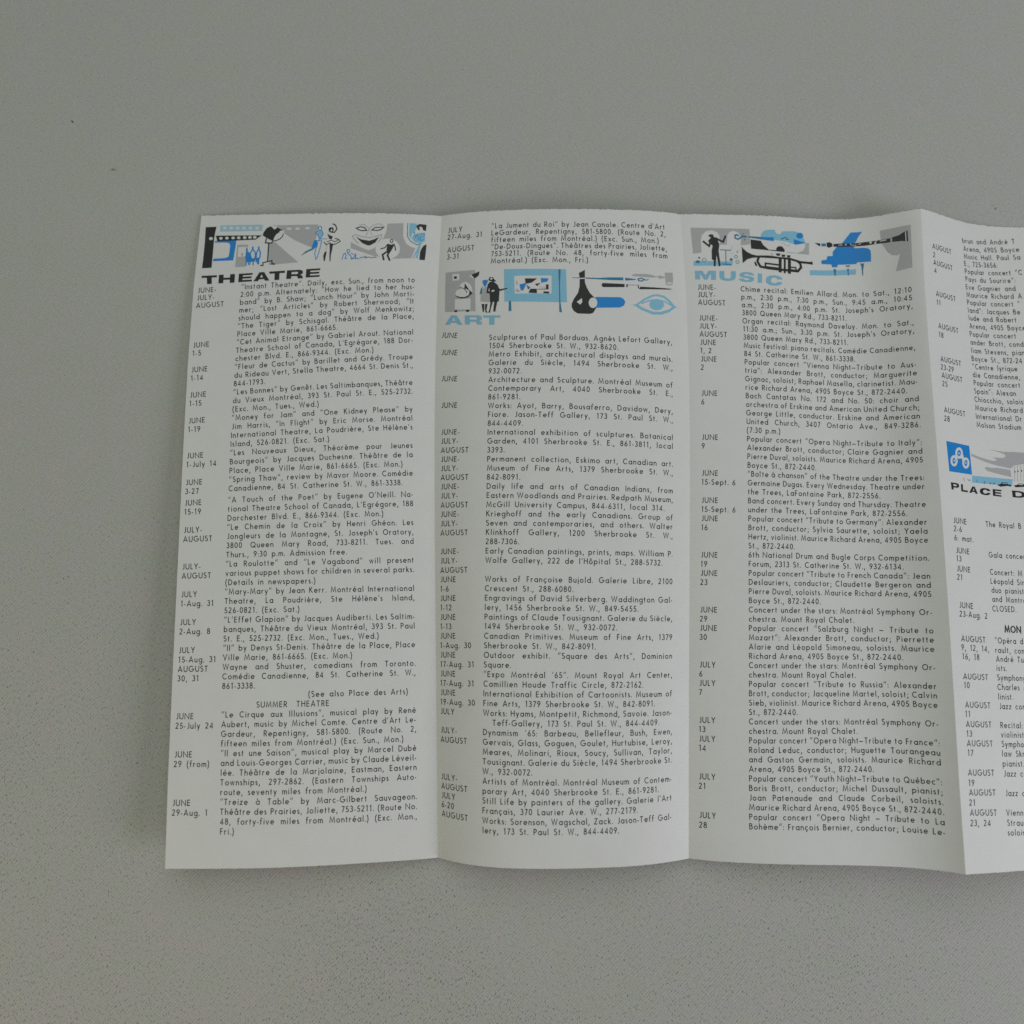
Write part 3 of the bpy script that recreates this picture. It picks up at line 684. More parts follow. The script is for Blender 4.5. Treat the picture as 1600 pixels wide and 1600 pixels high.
  ["s","black",2,0.375,[[57.96,5.83],[59.56,5.28],[61.03,5.68],[61.8,6.69],[60.15,6.84],[58.77,6.44],[57.96,5.83]]],
  ["s","black",2,0.373,[[63.65,6.53],[64.87,5.49],[67.93,5.36],[67.0,6.27],[65.58,6.7],[63.65,6.53]]],
  ["s","grey",1,0.273,[[58.87,4.53],[60.62,4.32],[62.66,6.0],[64.17,4.55],[66.06,4.04],[67.86,4.75]]],
  ["s","grey",1,0.238,[[62.66,6.1],[61.72,8.83]]],
  ["s","grey",1,0.238,[[62.74,6.27],[63.9,8.5]]],
  ["s","grey",1,0.339,[[59.2,11.91],[57.89,10.56],[56.7,9.04],[57.68,8.35],[59.97,9.02],[62.88,9.53],[65.4,8.88],[67.34,8.23],[67.2,9.59],[66.19,11.3]]],
  ["p","black",2,0,[[58.06,9.23],[60.04,10.17],[62.96,10.68],[64.83,10.04],[66.44,9.13],[65.23,11.32],[63.39,12.43],[62.37,12.45],[60.45,11.56]]],
  ["p","grey",0,0,[[69.19,3.94],[74.99,3.57],[75.16,8.65],[76.34,11.31],[78.07,12.51],[79.82,13.0],[79.16,14.89],[78.57,16.87],[70.87,17.42],[68.75,16.64],[65.41,16.65],[56.43,13.62],[56.33,11.25],[59.59,13.02],[62.87,14.34],[64.89,13.52],[66.54,11.8],[68.06,9.56],[68.96,7.0]]],
  ["p","bare",1,0,[[74.29,13.49],[74.11,14.85],[73.4,16.08],[72.27,17.0],[70.85,17.52],[69.31,17.57],[67.83,17.14],[66.59,16.28],[65.74,15.11],[65.39,13.75],[65.57,12.38],[66.27,11.17],[67.4,10.25],[68.83,9.74],[70.38,9.7],[71.86,10.12],[73.1,10.97],[73.95,12.14]]],
  ["s","black",2,0.304,[[71.6,10.58],[71.58,10.81],[71.48,11.01],[71.32,11.15],[71.13,11.2],[70.93,11.16],[70.76,11.04],[70.64,10.84],[70.58,10.61],[70.61,10.38],[70.71,10.18],[70.86,10.04],[71.06,9.99],[71.25,10.03],[71.43,10.15],[71.55,10.35],[71.6,10.58]]],
  ["p","black",2,0,[[69.72,11.62],[71.02,12.02],[72.2,11.54],[71.73,13.18],[70.87,14.89],[69.62,15.27],[69.41,13.92]]],
  ["s","black",2,0.405,[[69.68,11.96],[68.86,13.2],[67.24,13.78]]],
  ["s","black",2,0.404,[[71.96,11.75],[72.51,12.88],[72.74,14.22]]],
  ["s","black",2,0.673,[[69.59,14.76],[68.13,15.91],[68.71,17.98]]],
  ["s","black",2,0.673,[[70.68,14.39],[69.93,16.1],[70.88,18.12]]],
  ["s","blue",2,0.27,[[53.53,18.03],[53.97,16.0],[54.48,15.49],[55.01,16.33],[54.61,17.52],[55.43,17.68]]],
  ["s","blue",2,0.271,[[56.15,14.64],[56.12,14.87],[56.03,15.07],[55.87,15.2],[55.68,15.25],[55.48,15.2],[55.3,15.07],[55.18,14.87],[55.12,14.64],[55.15,14.41],[55.24,14.21],[55.4,14.08],[55.59,14.03],[55.79,14.07],[55.97,14.21],[56.09,14.4],[56.15,14.64]]],
  ["s","blue",2,0.304,[[55.28,15.49],[56.62,16.49],[57.09,17.78],[58.52,16.21],[58.27,17.23],[59.96,17.68],[56.69,17.51]]],
  ["s","blue",2,0.237,[[56.56,15.48],[58.54,16.48],[58.15,15.47]]],
  ["s","teal",2,0.269,[[62.4,16.97],[62.37,17.1],[62.28,17.21],[62.13,17.29],[61.95,17.32],[61.76,17.3],[61.6,17.22],[61.49,17.12],[61.45,16.99],[61.47,16.86],[61.57,16.75],[61.72,16.67],[61.9,16.64],[62.09,16.67],[62.25,16.74],[62.36,16.85],[62.4,16.97]]],
  ["s","teal",2,0.27,[[59.93,17.21],[61.13,17.06]]],
  ["s","teal",2,0.269,[[62.41,17.18],[63.35,16.89],[64.33,17.24],[65.1,16.86],[66.08,17.18]]],
  ["s","teal",1,0.271,[[76.52,3.44],[76.69,8.59],[78.01,10.49],[80.31,11.62],[81.81,10.97]]],
  ["p","sky",1,0,[[77.16,3.48],[79.86,3.49],[79.79,5.73],[78.39,6.99],[78.07,9.27],[77.24,8.23]]],
  ["p","black",2,0,[[79.59,4.45],[80.76,3.64],[83.4,3.77],[83.34,6.21],[82.24,5.94],[81.96,5.0],[81.46,4.62],[80.76,4.73],[81.15,6.07],[80.44,5.9]]],
  ["p","sky",1,0,[[78.36,9.36],[78.78,8.15],[80.32,7.19],[82.93,6.85],[83.22,9.88],[82.12,10.75],[79.63,10.75]]],
  ["s","blue",2,0.236,[[78.57,7.32],[79.17,6.61],[79.5,8.46]]],
  ["s","blue",2,0.236,[[79.46,8.96],[80.35,7.73],[80.72,9.75],[81.65,8.0],[81.43,9.88],[82.7,9.64]]],
  ["s","blue",2,0.203,[[81.62,7.5],[82.89,7.26],[82.64,8.62]]],
  ["s","sky",1,0.404,[[81.81,10.87],[80.61,13.47],[79.21,16.9]]],
  ["s","sky",1,0.74,[[81.37,11.57],[80.95,13.78],[80.48,16.77]]],
  ["p","black",2,0,[[83.81,11.26],[83.73,14.3],[83.51,17.35],[81.53,17.32],[81.62,14.42],[82.11,12.88],[82.82,11.83]]],
 ],
 [
  ["p","grey",0,0,[[2.83,22.24],[13.63,22.26],[14.28,37.85],[3.12,37.2]]],
  ["p","bare",1,0,[[5.38,23.1],[7.96,23.22],[8.08,25.63],[5.59,25.61]]],
  ["p","black",2,0,[[6.02,24.02],[7.06,24.04],[7.1,25.02],[6.07,24.97]]],
  ["p","black",1,0,[[15.3,22.9],[15.07,24.49],[13.59,25.54],[12.26,23.98]]],
  ["p","bare",2,0,[[11.68,24.08],[12.32,23.95],[13.59,25.51],[12.8,25.32]]],
  ["p","bare",1,0,[[8.26,27.71],[9.29,26.66],[10.54,26.5],[11.73,27.18],[12.65,28.55],[13.07,30.85],[11.73,32.25],[9.42,32.53],[7.21,31.78],[6.8,30.44],[7.3,29.43],[8.75,28.97]]],
  ["p","black",2,0,[[10.12,26.98],[11.57,29.22],[11.44,29.69],[10.56,29.07],[10.04,29.45]]],
  ["p","black",2,0,[[6.76,31.25],[8.54,32.06],[10.28,32.22],[11.71,31.58],[13.08,31.0],[11.64,32.24],[10.58,32.69],[9.14,32.69],[7.66,32.18]]],
  ["p","black",2,0,[[11.37,29.14],[13.13,31.0],[11.77,31.71],[11.92,30.45]]],
  ["s","black",2,0.243,[[8.44,28.39],[9.62,28.93],[10.51,29.58],[11.12,30.84]]],
  ["p","bare",1,0,[[6.74,32.75],[12.38,32.96],[12.41,37.05],[6.75,36.61]]],
  ["p","black",2,0,[[7.74,37.31],[7.71,37.44],[7.61,37.55],[7.45,37.62],[7.26,37.65],[7.06,37.63],[6.87,37.56],[6.71,37.46],[6.6,37.33],[6.56,37.19],[6.59,37.06],[6.69,36.95],[6.85,36.88],[7.04,36.85],[7.24,36.87],[7.44,36.94],[7.59,37.04],[7.7,37.17]]],
  ["p","black",2,0,[[12.05,37.56],[12.02,37.7],[11.91,37.82],[11.74,37.9],[11.54,37.94],[11.32,37.92],[11.11,37.85],[10.94,37.74],[10.83,37.61],[10.79,37.46],[10.82,37.32],[10.93,37.2],[11.09,37.12],[11.3,37.09],[11.52,37.11],[11.73,37.17],[11.9,37.28],[12.01,37.42]]],
  ["p","grey",0,0,[[17.36,28.97],[18.77,29.11],[19.3,34.85],[15.91,34.35],[15.99,31.35],[16.75,29.59]]],
  ["p","teal",0,0,[[16.64,28.62],[16.33,31.37],[15.57,31.63],[15.95,29.54]]],
  ["p","blue",1,0,[[16.37,26.49],[17.98,26.19],[18.48,26.68],[17.96,28.16],[17.5,29.09],[16.77,28.08]]],
  ["p","black",2,0,[[19.0,27.16],[20.41,27.08],[21.85,28.36],[22.58,30.2],[22.37,34.7],[19.3,34.7],[19.1,31.54],[17.97,31.23],[18.33,28.18]]],
  ["p","bare",3,0,[[20.8,30.44],[20.8,30.56],[20.73,30.68],[20.61,30.79],[20.44,30.87],[20.25,30.91],[20.07,30.92],[19.9,30.88],[19.78,30.8],[19.72,30.7],[19.73,30.58],[19.79,30.46],[19.92,30.36],[20.08,30.28],[20.27,30.23],[20.46,30.23],[20.62,30.27],[20.74,30.34]]],
  ["p","bare",3,0,[[18.78,29.71],[19.06,29.58],[19.03,30.78],[18.74,30.61]]],
  ["p","black",2,0,[[21.87,29.11],[22.77,30.06],[25.22,29.67],[25.4,29.98],[22.73,30.75],[22.22,30.18]]],
  ["p","black",2,0,[[18.55,26.38],[18.95,25.34],[20.08,25.4],[20.67,26.31],[21.39,26.98],[20.41,27.14],[18.85,26.7]]],
  ["p","bare",3,0,[[20.01,26.0],[19.99,26.13],[19.92,26.23],[19.81,26.31],[19.67,26.34],[19.53,26.33],[19.39,26.28],[19.27,26.2],[19.19,26.08],[19.16,25.96],[19.19,25.83],[19.26,25.73],[19.37,25.65],[19.5,25.62],[19.65,25.63],[19.79,25.68],[19.91,25.76],[19.98,25.88]]],
  ["p","black",1,0,[[16.35,35.28],[17.37,35.35],[17.26,38.34],[16.81,38.31]]],
  ["p","black",1,0,[[17.62,35.36],[18.49,35.35],[18.09,37.78],[18.61,38.71],[17.82,38.52],[17.52,37.15]]],
  ["p","black",2,0,[[19.49,34.56],[20.33,34.6],[19.62,37.27],[19.39,38.75],[18.81,38.66],[19.2,37.25]]],
  ["p","black",2,0,[[20.78,34.63],[21.87,34.68],[21.23,38.24],[21.73,38.32],[20.48,38.39]]],
  ["p","sky",0,0,[[23.96,22.56],[45.67,22.91],[45.91,35.35],[24.32,34.78]]],
  ["p","bare",1,0,[[27.6,25.2],[40.62,25.32],[40.6,32.08],[27.89,31.89]]],
  ["p","black",2,0,[[31.3,26.26],[35.61,26.34],[33.82,27.88],[31.6,28.38]]],
  ["p","blue",2,0,[[36.87,26.2],[39.56,26.37],[39.14,27.57],[37.01,28.04]]],
  ["p","blue",2,0,[[29.44,28.48],[31.88,27.96],[31.47,29.34],[30.79,30.82],[29.96,30.81]]],
  ["p","teal",2,0,[[31.83,28.53],[33.33,29.76],[32.45,30.56]]],
  ["p","grey",2,0,[[28.38,26.49],[28.97,28.5],[28.33,28.48]]],
  ["p","grey",2,0,[[28.34,29.95],[29.9,31.19],[28.35,31.37]]],
  ["p","black",2,0,[[34.79,28.43],[36.81,28.03],[35.62,29.25]]],
  ["p","black",2,0,[[33.27,30.21],[35.49,30.24],[35.55,31.92],[32.56,31.7]]],
  ["p","black",2,0,[[38.64,28.62],[39.53,28.62],[39.58,30.51],[35.63,30.54],[35.63,30.33],[38.67,30.21]]],
  ["s","grey",2,0.18,[[36.04,29.41],[38.67,29.82]]],
  ["p","black",2,0,[[37.75,31.22],[39.77,31.32],[39.72,32.07],[37.76,31.94]]],
  ["p","teal",1,0,[[43.01,22.91],[43.8,23.0],[43.51,29.08],[43.62,35.06],[44.15,39.11],[43.24,38.94],[43.17,30.58]]],
  ["p","teal",1,0,[[25.84,34.53],[26.62,34.7],[26.82,38.33],[25.83,38.42]]],
  ["p","black",0,0,[[50.12,24.32],[52.28,23.09],[52.21,26.15],[52.17,27.77],[52.79,29.7],[53.82,31.68],[55.33,33.35],[56.14,35.32],[55.98,37.25],[54.89,39.16],[53.71,39.55],[49.52,39.44],[48.22,38.55],[47.5,37.14],[47.51,35.87],[48.27,34.02],[49.73,31.73],[50.29,29.45],[50.4,26.17]]],
  ["p","bare",3,0,[[50.27,26.2],[52.34,26.12],[52.33,26.49],[50.26,26.57]]],
  ["p","bare",1,0,[[49.25,35.14],[51.03,33.7],[51.19,35.12],[50.47,36.15]]],
  ["p","blue",0,0,[[55.38,33.41],[56.17,33.2],[64.26,33.08],[65.44,33.53],[66.16,34.78],[65.65,36.15],[64.17,36.94],[56.37,37.21],[55.98,37.22]]],
  ["p","bare",2,0,[[56.37,35.37],[56.27,36.04],[56.0,36.64],[55.6,37.08],[55.1,37.32],[54.58,37.33],[54.1,37.11],[53.71,36.68],[53.45,36.09],[53.37,35.43],[53.47,34.76],[53.74,34.16],[54.15,33.72],[54.64,33.48],[55.16,33.47],[55.65,33.69],[56.04,34.12],[56.3,34.71]]],
  ["p","teal",2,0,[[47.83,26.0],[52.34,26.0],[57.13,26.06],[60.6,25.79],[65.69,25.64],[65.7,26.73],[61.63,26.76],[57.11,26.58],[52.33,26.35],[47.83,26.14]]],
  ["p","teal",2,0,[[66.36,25.74],[69.71,26.07],[70.38,26.24],[69.69,26.47],[66.39,26.79]]],
  ["s","teal",2,0.4,[[70.94,26.02],[72.18,25.67],[73.24,26.13],[72.25,26.75],[71.09,26.64],[70.94,26.02]]],
  ["s","teal",2,0.286,[[72.97,26.15],[73.83,26.39],[74.75,25.94]]],
  ["p","black",0,0,[[57.97,28.75],[58.06,28.24],[58.45,27.92],[66.07,28.11],[66.03,29.28],[58.62,29.48],[58.15,29.21]]],
  ["p","black",0,0,[[66.71,28.06],[67.19,28.21],[67.1,29.21],[66.62,29.26]]],
  ["s","teal",0,0.171,[[67.18,28.41],[70.95,28.35]]],
  ["s","black",1,0.313,[[70.95,28.29],[70.91,29.35],[71.5,29.75]]],
  ["p","black",0,0,[[71.52,28.89],[76.65,28.9],[83.33,28.92],[82.22,29.29],[71.3,29.87]]],
  ["p","grey",0,0,[[68.84,24.59],[69.81,24.18],[74.18,23.98],[76.09,24.24],[77.72,24.73],[77.57,24.97],[76.31,25.25],[74.11,25.23],[68.96,25.01]]],
  ["s","grey",0,0.343,[[77.49,24.86],[78.89,24.76]]],
  ["p","grey",0,0,[[77.99,24.88],[78.82,24.19],[80.68,24.62],[80.64,25.1],[78.73,25.54]]],
  ["p","grey",0,0,[[80.78,23.04],[83.82,22.74],[83.81,25.17],[83.5,27.06],[82.89,27.6],[81.51,27.73],[80.91,27.44],[80.88,25.74]]],
  ["p","bare",1,0,[[81.29,26.78],[83.12,26.44],[83.07,27.04],[81.63,27.3]]],
  ["p","sky",0,0,[[68.32,35.89],[69.94,35.43],[73.24,33.01],[76.01,31.61],[77.67,31.36],[80.16,31.77],[82.09,33.16],[83.88,35.12],[84.88,35.63],[83.85,35.97],[83.15,35.53],[81.77,34.04],[79.99,32.58],[77.65,32.13],[76.13,32.28],[73.63,33.61],[70.6,35.74]]],
  ["p","sky",1,0,[[69.12,35.86],[70.6,35.63],[72.32,36.74],[75.81,37.96],[78.7,37.88],[81.68,36.74],[83.14,35.62],[84.14,35.88],[81.93,37.63],[79.09,38.87],[75.78,39.04],[72.03,37.66]]],
  ["s","sky",2,0.425,[[71.83,35.12],[74.57,33.93],[77.61,33.38],[80.09,33.82],[83.15,35.42]]],
  ["p","sky",3,0,[[79.94,35.08],[79.75,35.79],[79.27,36.44],[78.54,36.95],[77.66,37.25],[76.75,37.31],[75.89,37.12],[75.21,36.71],[74.77,36.12],[74.64,35.43],[74.82,34.72],[75.29,34.08],[76.01,33.58],[76.87,33.29],[77.8,33.23],[78.66,33.41],[79.35,33.81],[79.8,34.39]]],
 ],
 [
  ["p","grey",0,0,[[3.38,5.17],[25.2,5.34],[24.97,11.24],[21.57,11.63],[21.77,8.72],[21.01,6.79],[19.18,6.12],[17.58,6.69],[16.7,8.16],[16.31,11.55],[13.76,11.59],[13.89,8.21],[13.06,6.78],[11.09,6.1],[8.9,6.52],[7.4,7.99],[6.82,9.75],[6.78,14.65],[3.59,15.08]]],
  ["p","grey",0,0,[[46.24,10.01],[47.77,9.59],[47.47,14.29],[38.91,13.9],[38.93,13.57],[42.99,13.9],[45.35,12.78],[46.29,11.25]]],
  ["p","black",1,0,[[25.25,9.36],[29.19,9.77],[30.04,11.43],[32.01,13.14],[34.91,13.19],[34.88,13.58],[25.33,12.91]]],
  ["p","black",2,0,[[34.82,13.58],[34.96,12.28],[35.91,11.58],[37.21,11.62],[38.16,12.87],[37.98,13.75]]],
  ["p","sky",0,0,[[29.35,7.4],[30.56,5.89],[32.2,5.38],[34.77,5.26],[34.97,6.2],[35.79,6.97],[36.93,6.85],[37.65,5.73],[42.22,5.42],[44.47,5.96],[45.73,7.68],[46.42,9.77],[41.9,10.47],[38.7,9.62],[34.2,9.19],[29.24,9.06]]],
  ["p","teal",1,0,[[24.55,8.11],[29.29,8.28],[29.23,9.25],[24.51,8.63]]],
  ["p","blue",1,0,[[29.29,8.28],[34.26,8.28],[34.16,9.75],[29.23,9.25]]],
  ["p","blue",1,0,[[41.86,8.52],[46.58,9.76],[42.54,10.7],[41.9,10.41]]],
  ["p","blue",1,0,[[45.71,6.96],[45.6,7.37],[45.34,7.75],[44.96,8.03],[44.5,8.2],[44.02,8.23],[43.58,8.12],[43.23,7.88],[43.02,7.54],[42.96,7.14],[43.07,6.73],[43.33,6.36],[43.71,6.07],[44.17,5.9],[44.65,5.87],[45.09,5.98],[45.44,6.22],[45.65,6.56]]],
  ["s","teal",2,0.359,[[36.9,8.38],[37.52,8.74],[38.47,8.07],[39.18,8.22],[39.14,8.88],[40.05,8.82]]],
  ["s","grey",1,0.163,[[36.76,10.57],[37.69,10.19],[38.91,11.36],[40.09,11.3],[39.93,10.72]]],
  ["s","teal",1,0.55,[[20.92,8.15],[20.33,7.65],[19.6,7.85],[19.62,8.92],[20.53,9.39],[21.5,8.88],[22.23,8.32]]],
  ["s","teal",1,0.712,[[22.11,8.26],[23.9,8.35]]],
  ["p","teal",1,0,[[22.93,7.34],[22.9,7.44],[22.85,7.53],[22.77,7.59],[22.67,7.63],[22.57,7.63],[22.48,7.6],[22.41,7.53],[22.37,7.45],[22.36,7.35],[22.38,7.25],[22.44,7.16],[22.52,7.09],[22.61,7.06],[22.71,7.05],[22.8,7.09],[22.87,7.15],[22.92,7.24]]],
  ["p","teal",1,0,[[23.32,9.53],[23.29,9.63],[23.24,9.72],[23.16,9.78],[23.06,9.82],[22.96,9.82],[22.87,9.79],[22.8,9.73],[22.76,9.64],[22.75,9.54],[22.77,9.44],[22.83,9.35],[22.91,9.28],[23.0,9.25],[23.1,9.25],[23.19,9.28],[23.26,9.34],[23.31,9.43]]],
  ["p","black",2,0,[[9.64,8.28],[10.37,7.63],[11.44,7.74],[11.76,8.57],[11.66,9.05],[10.84,8.91],[10.17,8.66]]],
  ["p","black",2,0,[[10.59,8.91],[11.69,8.73],[12.82,8.87],[13.57,11.59],[13.09,14.01],[13.49,19.44],[13.18,19.83],[12.75,19.77],[12.24,15.46],[11.56,19.84],[10.88,19.85],[11.07,17.55],[10.37,17.3],[10.56,13.72],[11.05,12.11],[9.41,10.27],[9.91,9.72]]],
  ["s","black",2,0.705,[[7.55,10.29],[9.74,12.19],[10.5,10.19]]],
  ["s","black",2,0.708,[[12.43,9.14],[14.98,10.51],[16.11,8.11]]],
  ["s","teal",1,0.321,[[13.68,13.55],[17.73,13.68]]],
  ["s","grey",1,0.129,[[17.75,13.46],[18.68,11.67]]],
  ["s","teal",1,0.289,[[15.76,13.71],[15.5,18.84]]],
  ["s","teal",1,0.416,[[13.93,18.93],[17.61,19.14]]],
  ["p","sky",0,0,[[3.61,17.82],[18.22,17.94],[17.64,19.55],[3.48,19.63]]],
  ["p","teal",1,0,[[5.94,18.15],[5.88,18.35],[5.72,18.52],[5.5,18.65],[5.23,18.72],[4.95,18.71],[4.69,18.64],[4.49,18.51],[4.36,18.34],[4.33,18.14],[4.39,17.95],[4.54,17.78],[4.77,17.65],[5.03,17.59],[5.31,17.59],[5.57,17.66],[5.78,17.79],[5.9,17.96]]],
  ["p","teal",1,0,[[6.17,16.63],[6.14,16.76],[6.06,16.87],[5.95,16.96],[5.81,17.0],[5.67,17.0],[5.54,16.96],[5.44,16.87],[5.38,16.76],[5.37,16.62],[5.4,16.49],[5.48,16.38],[5.59,16.29],[5.73,16.25],[5.87,16.25],[5.99,16.29],[6.1,16.38],[6.16,16.5]]],
  ["p","teal",1,0,[[18.18,17.21],[18.13,17.4],[18.01,17.56],[17.83,17.68],[17.62,17.75],[17.41,17.75],[17.21,17.69],[17.05,17.57],[16.95,17.41],[16.92,17.22],[16.98,17.04],[17.1,16.87],[17.27,16.75],[17.48,16.68],[17.7,16.68],[17.9,16.74],[18.06,16.86],[18.15,17.02]]],
  ["s","teal",1,0.191,[[8.26,17.38],[8.19,17.62],[8.03,17.81],[7.79,17.95],[7.53,17.99],[7.27,17.95],[7.06,17.82],[6.93,17.62],[6.89,17.39],[6.96,17.16],[7.12,16.96],[7.35,16.83],[7.62,16.78],[7.87,16.83],[8.09,16.96],[8.22,17.15],[8.26,17.38]]],
  ["s","teal",1,0.193,[[19.98,16.09],[19.92,16.31],[19.8,16.5],[19.61,16.63],[19.41,16.68],[19.21,16.64],[19.04,16.51],[18.94,16.33],[18.91,16.11],[18.97,15.89],[19.1,15.7],[19.28,15.57],[19.49,15.52],[19.69,15.56],[19.85,15.69],[19.95,15.87],[19.98,16.09]]],
  ["s","teal",1,0.192,[[20.51,18.07],[20.44,18.3],[20.29,18.49],[20.08,18.61],[19.84,18.66],[19.6,18.62],[19.4,18.5],[19.28,18.31],[19.25,18.09],[19.31,17.87],[19.46,17.68],[19.67,17.55],[19.92,17.51],[20.15,17.55],[20.35,17.67],[20.47,17.85],[20.51,18.07]]],
  ["p","teal",1,0,[[20.33,14.22],[20.3,14.32],[20.25,14.41],[20.17,14.48],[20.07,14.51],[19.98,14.51],[19.89,14.48],[19.81,14.42],[19.77,14.33],[19.76,14.23],[19.78,14.13],[19.84,14.04],[19.92,13.98],[20.01,13.94],[20.11,13.94],[20.2,13.97],[20.27,14.04],[20.32,14.12]]],
  ["p","grey",1,0,[[20.92,13.41],[20.9,13.48],[20.86,13.53],[20.81,13.58],[20.75,13.6],[20.68,13.6],[20.62,13.58],[20.57,13.54],[20.55,13.48],[20.54,13.42],[20.55,13.35],[20.59,13.29],[20.64,13.25],[20.71,13.22],[20.77,13.22],[20.83,13.24],[20.88,13.29],[20.91,13.34]]],
  ["p","grey",1,0,[[18.17,15.03],[18.16,15.08],[18.13,15.13],[18.08,15.17],[18.03,15.19],[17.98,15.19],[17.93,15.17],[17.89,15.13],[17.86,15.09],[17.86,15.03],[17.87,14.98],[17.9,14.93],[17.95,14.89],[18.0,14.87],[18.05,14.87],[18.1,14.89],[18.14,14.92],[18.16,14.97]]],
  ["p","black",0,0,[[21.79,12.04],[22.48,13.06],[23.67,14.17],[25.5,15.1],[27.39,15.47],[31.87,15.34],[35.71,15.74],[39.92,15.86],[44.1,16.92],[47.69,17.05],[48.69,16.8],[48.7,18.17],[47.64,17.96],[44.05,17.77],[39.87,16.7],[35.66,16.45],[27.65,16.24],[25.41,16.45],[23.47,17.07],[21.8,18.54]]],
  ["s","black",1,0.903,[[27.98,16.07],[27.36,17.7],[28.38,19.7],[31.54,20.28],[35.39,20.59],[42.7,20.95],[44.11,19.36],[43.79,17.75],[42.63,17.01]]],
  ["s","black",1,0.644,[[30.28,19.97],[30.38,18.39],[35.51,18.85]]],
  ["s","black",1,0.579,[[30.14,19.68],[35.42,20.14]]],
  ["s","black",2,1.167,[[36.18,16.04],[35.81,21.67]]],
  ["s","black",2,0.779,[[37.96,15.96],[37.58,21.92]]],
  ["s","black",2,1.17,[[39.74,16.19],[39.36,22.03]]],
  ["p","black",1,0,[[34.57,14.43],[36.38,14.41],[36.06,15.34],[34.93,15.32]]],
  ["p","black",1,0,[[36.68,14.79],[38.27,14.81],[37.99,15.63],[37.01,15.68]]],
  ["p","black",1,0,[[38.78,14.94],[40.31,14.93],[39.93,15.79],[39.02,15.77]]],
  ["s","black",1,0.518,[[39.95,20.45],[42.23,20.66],[41.91,19.51],[40.01,19.54]]],
  ["s","grey",1,0.324,[[32.73,14.41],[33.38,14.8],[32.96,15.34]]],
  ["p","black",1,0,[[26.21,17.82],[26.71,17.97],[27.37,19.56],[26.64,19.51],[26.22,18.68]]],
  ["p","blue",0,0,[[63.7,5.32],[67.79,5.37],[66.44,7.02],[65.39,9.17],[64.56,9.71],[60.29,9.53],[62.08,7.34]]],
  ["p","blue",0,0,[[58.54,10.56],[64.37,10.74],[65.0,11.58],[67.8,11.62],[69.35,11.95],[70.21,12.8],[70.38,14.45],[70.25,17.26],[65.38,17.12],[65.21,17.76],[58.41,17.77],[52.19,17.67],[52.05,16.55],[52.73,16.05],[54.05,15.98],[54.57,14.51],[56.6,14.35],[56.69,12.8]]],
  ["p","blue",1,0,[[55.89,17.62],[58.42,17.59],[58.07,18.72],[56.19,18.85]]],
  ["p","teal",1,0,[[56.59,19.47],[57.59,19.6],[57.24,22.09],[56.86,22.18]]],
  ["p","teal",1,0,[[61.21,18.1],[62.87,18.16],[62.71,18.69],[61.32,18.64]]],
  ["p","teal",1,0,[[61.7,19.36],[62.34,19.38],[62.1,22.14],[61.85,22.14]]],
  ["p","teal",1,0,[[66.43,17.65],[67.88,17.69],[67.7,18.71],[67.36,20.29],[67.3,22.47],[67.03,22.44],[66.85,18.78]]],
  ["p","sky",0,0,[[47.46,20.25],[64.98,19.69],[64.73,21.74],[47.4,22.19]]],
  ["p","grey",0,0,[[73.69,5.81],[83.5,5.5],[83.44,21.79],[78.16,22.33],[79.83,15.83],[78.85,16.36],[77.17,15.89],[75.77,14.45],[74.76,12.21],[74.09,10.61],[73.82,8.49]]],
  ["p","black",1,0,[[49.9,9.48],[52.09,9.61],[52.11,10.74],[51.59,10.62]]],
  ["p","teal",1,0,[[52.53,9.65],[54.29,9.53],[54.22,10.66],[52.61,10.72]]],
  ["p","black",1,0,[[54.59,9.28],[55.62,8.98],[56.74,9.53],[56.76,10.6],[55.49,11.22],[54.5,10.8]]],
  ["p","black",1,0,[[57.16,9.67],[60.57,9.47],[64.43,9.61],[67.9,9.49],[72.27,9.47],[76.97,9.37],[76.9,10.94],[72.21,10.76],[67.83,10.91],[64.36,10.85],[57.1,10.74]]],
  ["p","black",1,0,[[77.51,9.16],[79.65,8.79],[81.73,7.62],[82.46,7.57],[82.5,11.8],[80.51,11.19],[77.43,10.94]]],
  ["s","bare",2,0.261,[[81.8,7.73],[81.83,11.64]]],
  ["s","bare",2,0.238,[[58.99,10.14],[60.54,10.07]]],
  ["p","bare",2,0,[[62.02,10.02],[62.0,10.11],[61.94,10.19],[61.85,10.25],[61.75,10.28],[61.65,10.27],[61.55,10.24],[61.47,10.18],[61.42,10.09],[61.41,10.0],[61.43,9.91],[61.49,9.83],[61.57,9.77],[61.68,9.75],[61.78,9.75],[61.88,9.78],[61.96,9.85],[62.01,9.93]]],
  ["s","bare",2,0.208,[[63.34,9.57],[63.63,10.24],[65.52,10.43]]],
  ["s","bare",2,0.237,[[66.22,10.22],[67.15,9.83]]],
  ["p","bare",2,0,[[70.83,9.99],[70.8,10.12],[70.72,10.24],[70.61,10.31],[70.47,10.34],[70.33,10.32],[70.2,10.26],[70.1,10.15],[70.03,10.02],[70.01,9.87],[70.05,9.73],[70.12,9.62],[70.24,9.54],[70.37,9.51],[70.51,9.53],[70.64,9.6],[70.75,9.71],[70.81,9.84]]],
  ["s","bare",2,0.264,[[71.93,10.24],[72.47,9.5]]],
  ["p","bare",2,0,[[72.33,10.43],[72.3,10.52],[72.24,10.6],[72.14,10.65],[72.03,10.67],[71.9,10.65],[71.79,10.6],[71.7,10.52],[71.64,10.42],[71.63,10.31],[71.65,10.22],[71.72,10.14],[71.81,10.09],[71.93,10.07],[72.05,10.09],[72.17,10.14],[72.26,10.22],[72.31,10.32]]],
  ["s","bare",2,0.322,[[73.5,9.92],[74.5,9.8],[75.61,9.78]]],
 ],
 [
  ["p","blue",0,0,[[4.36,85.57],[9.75,86.05],[15.04,86.51],[15.06,91.67],[15.09,96.89],[4.66,96.34]]],
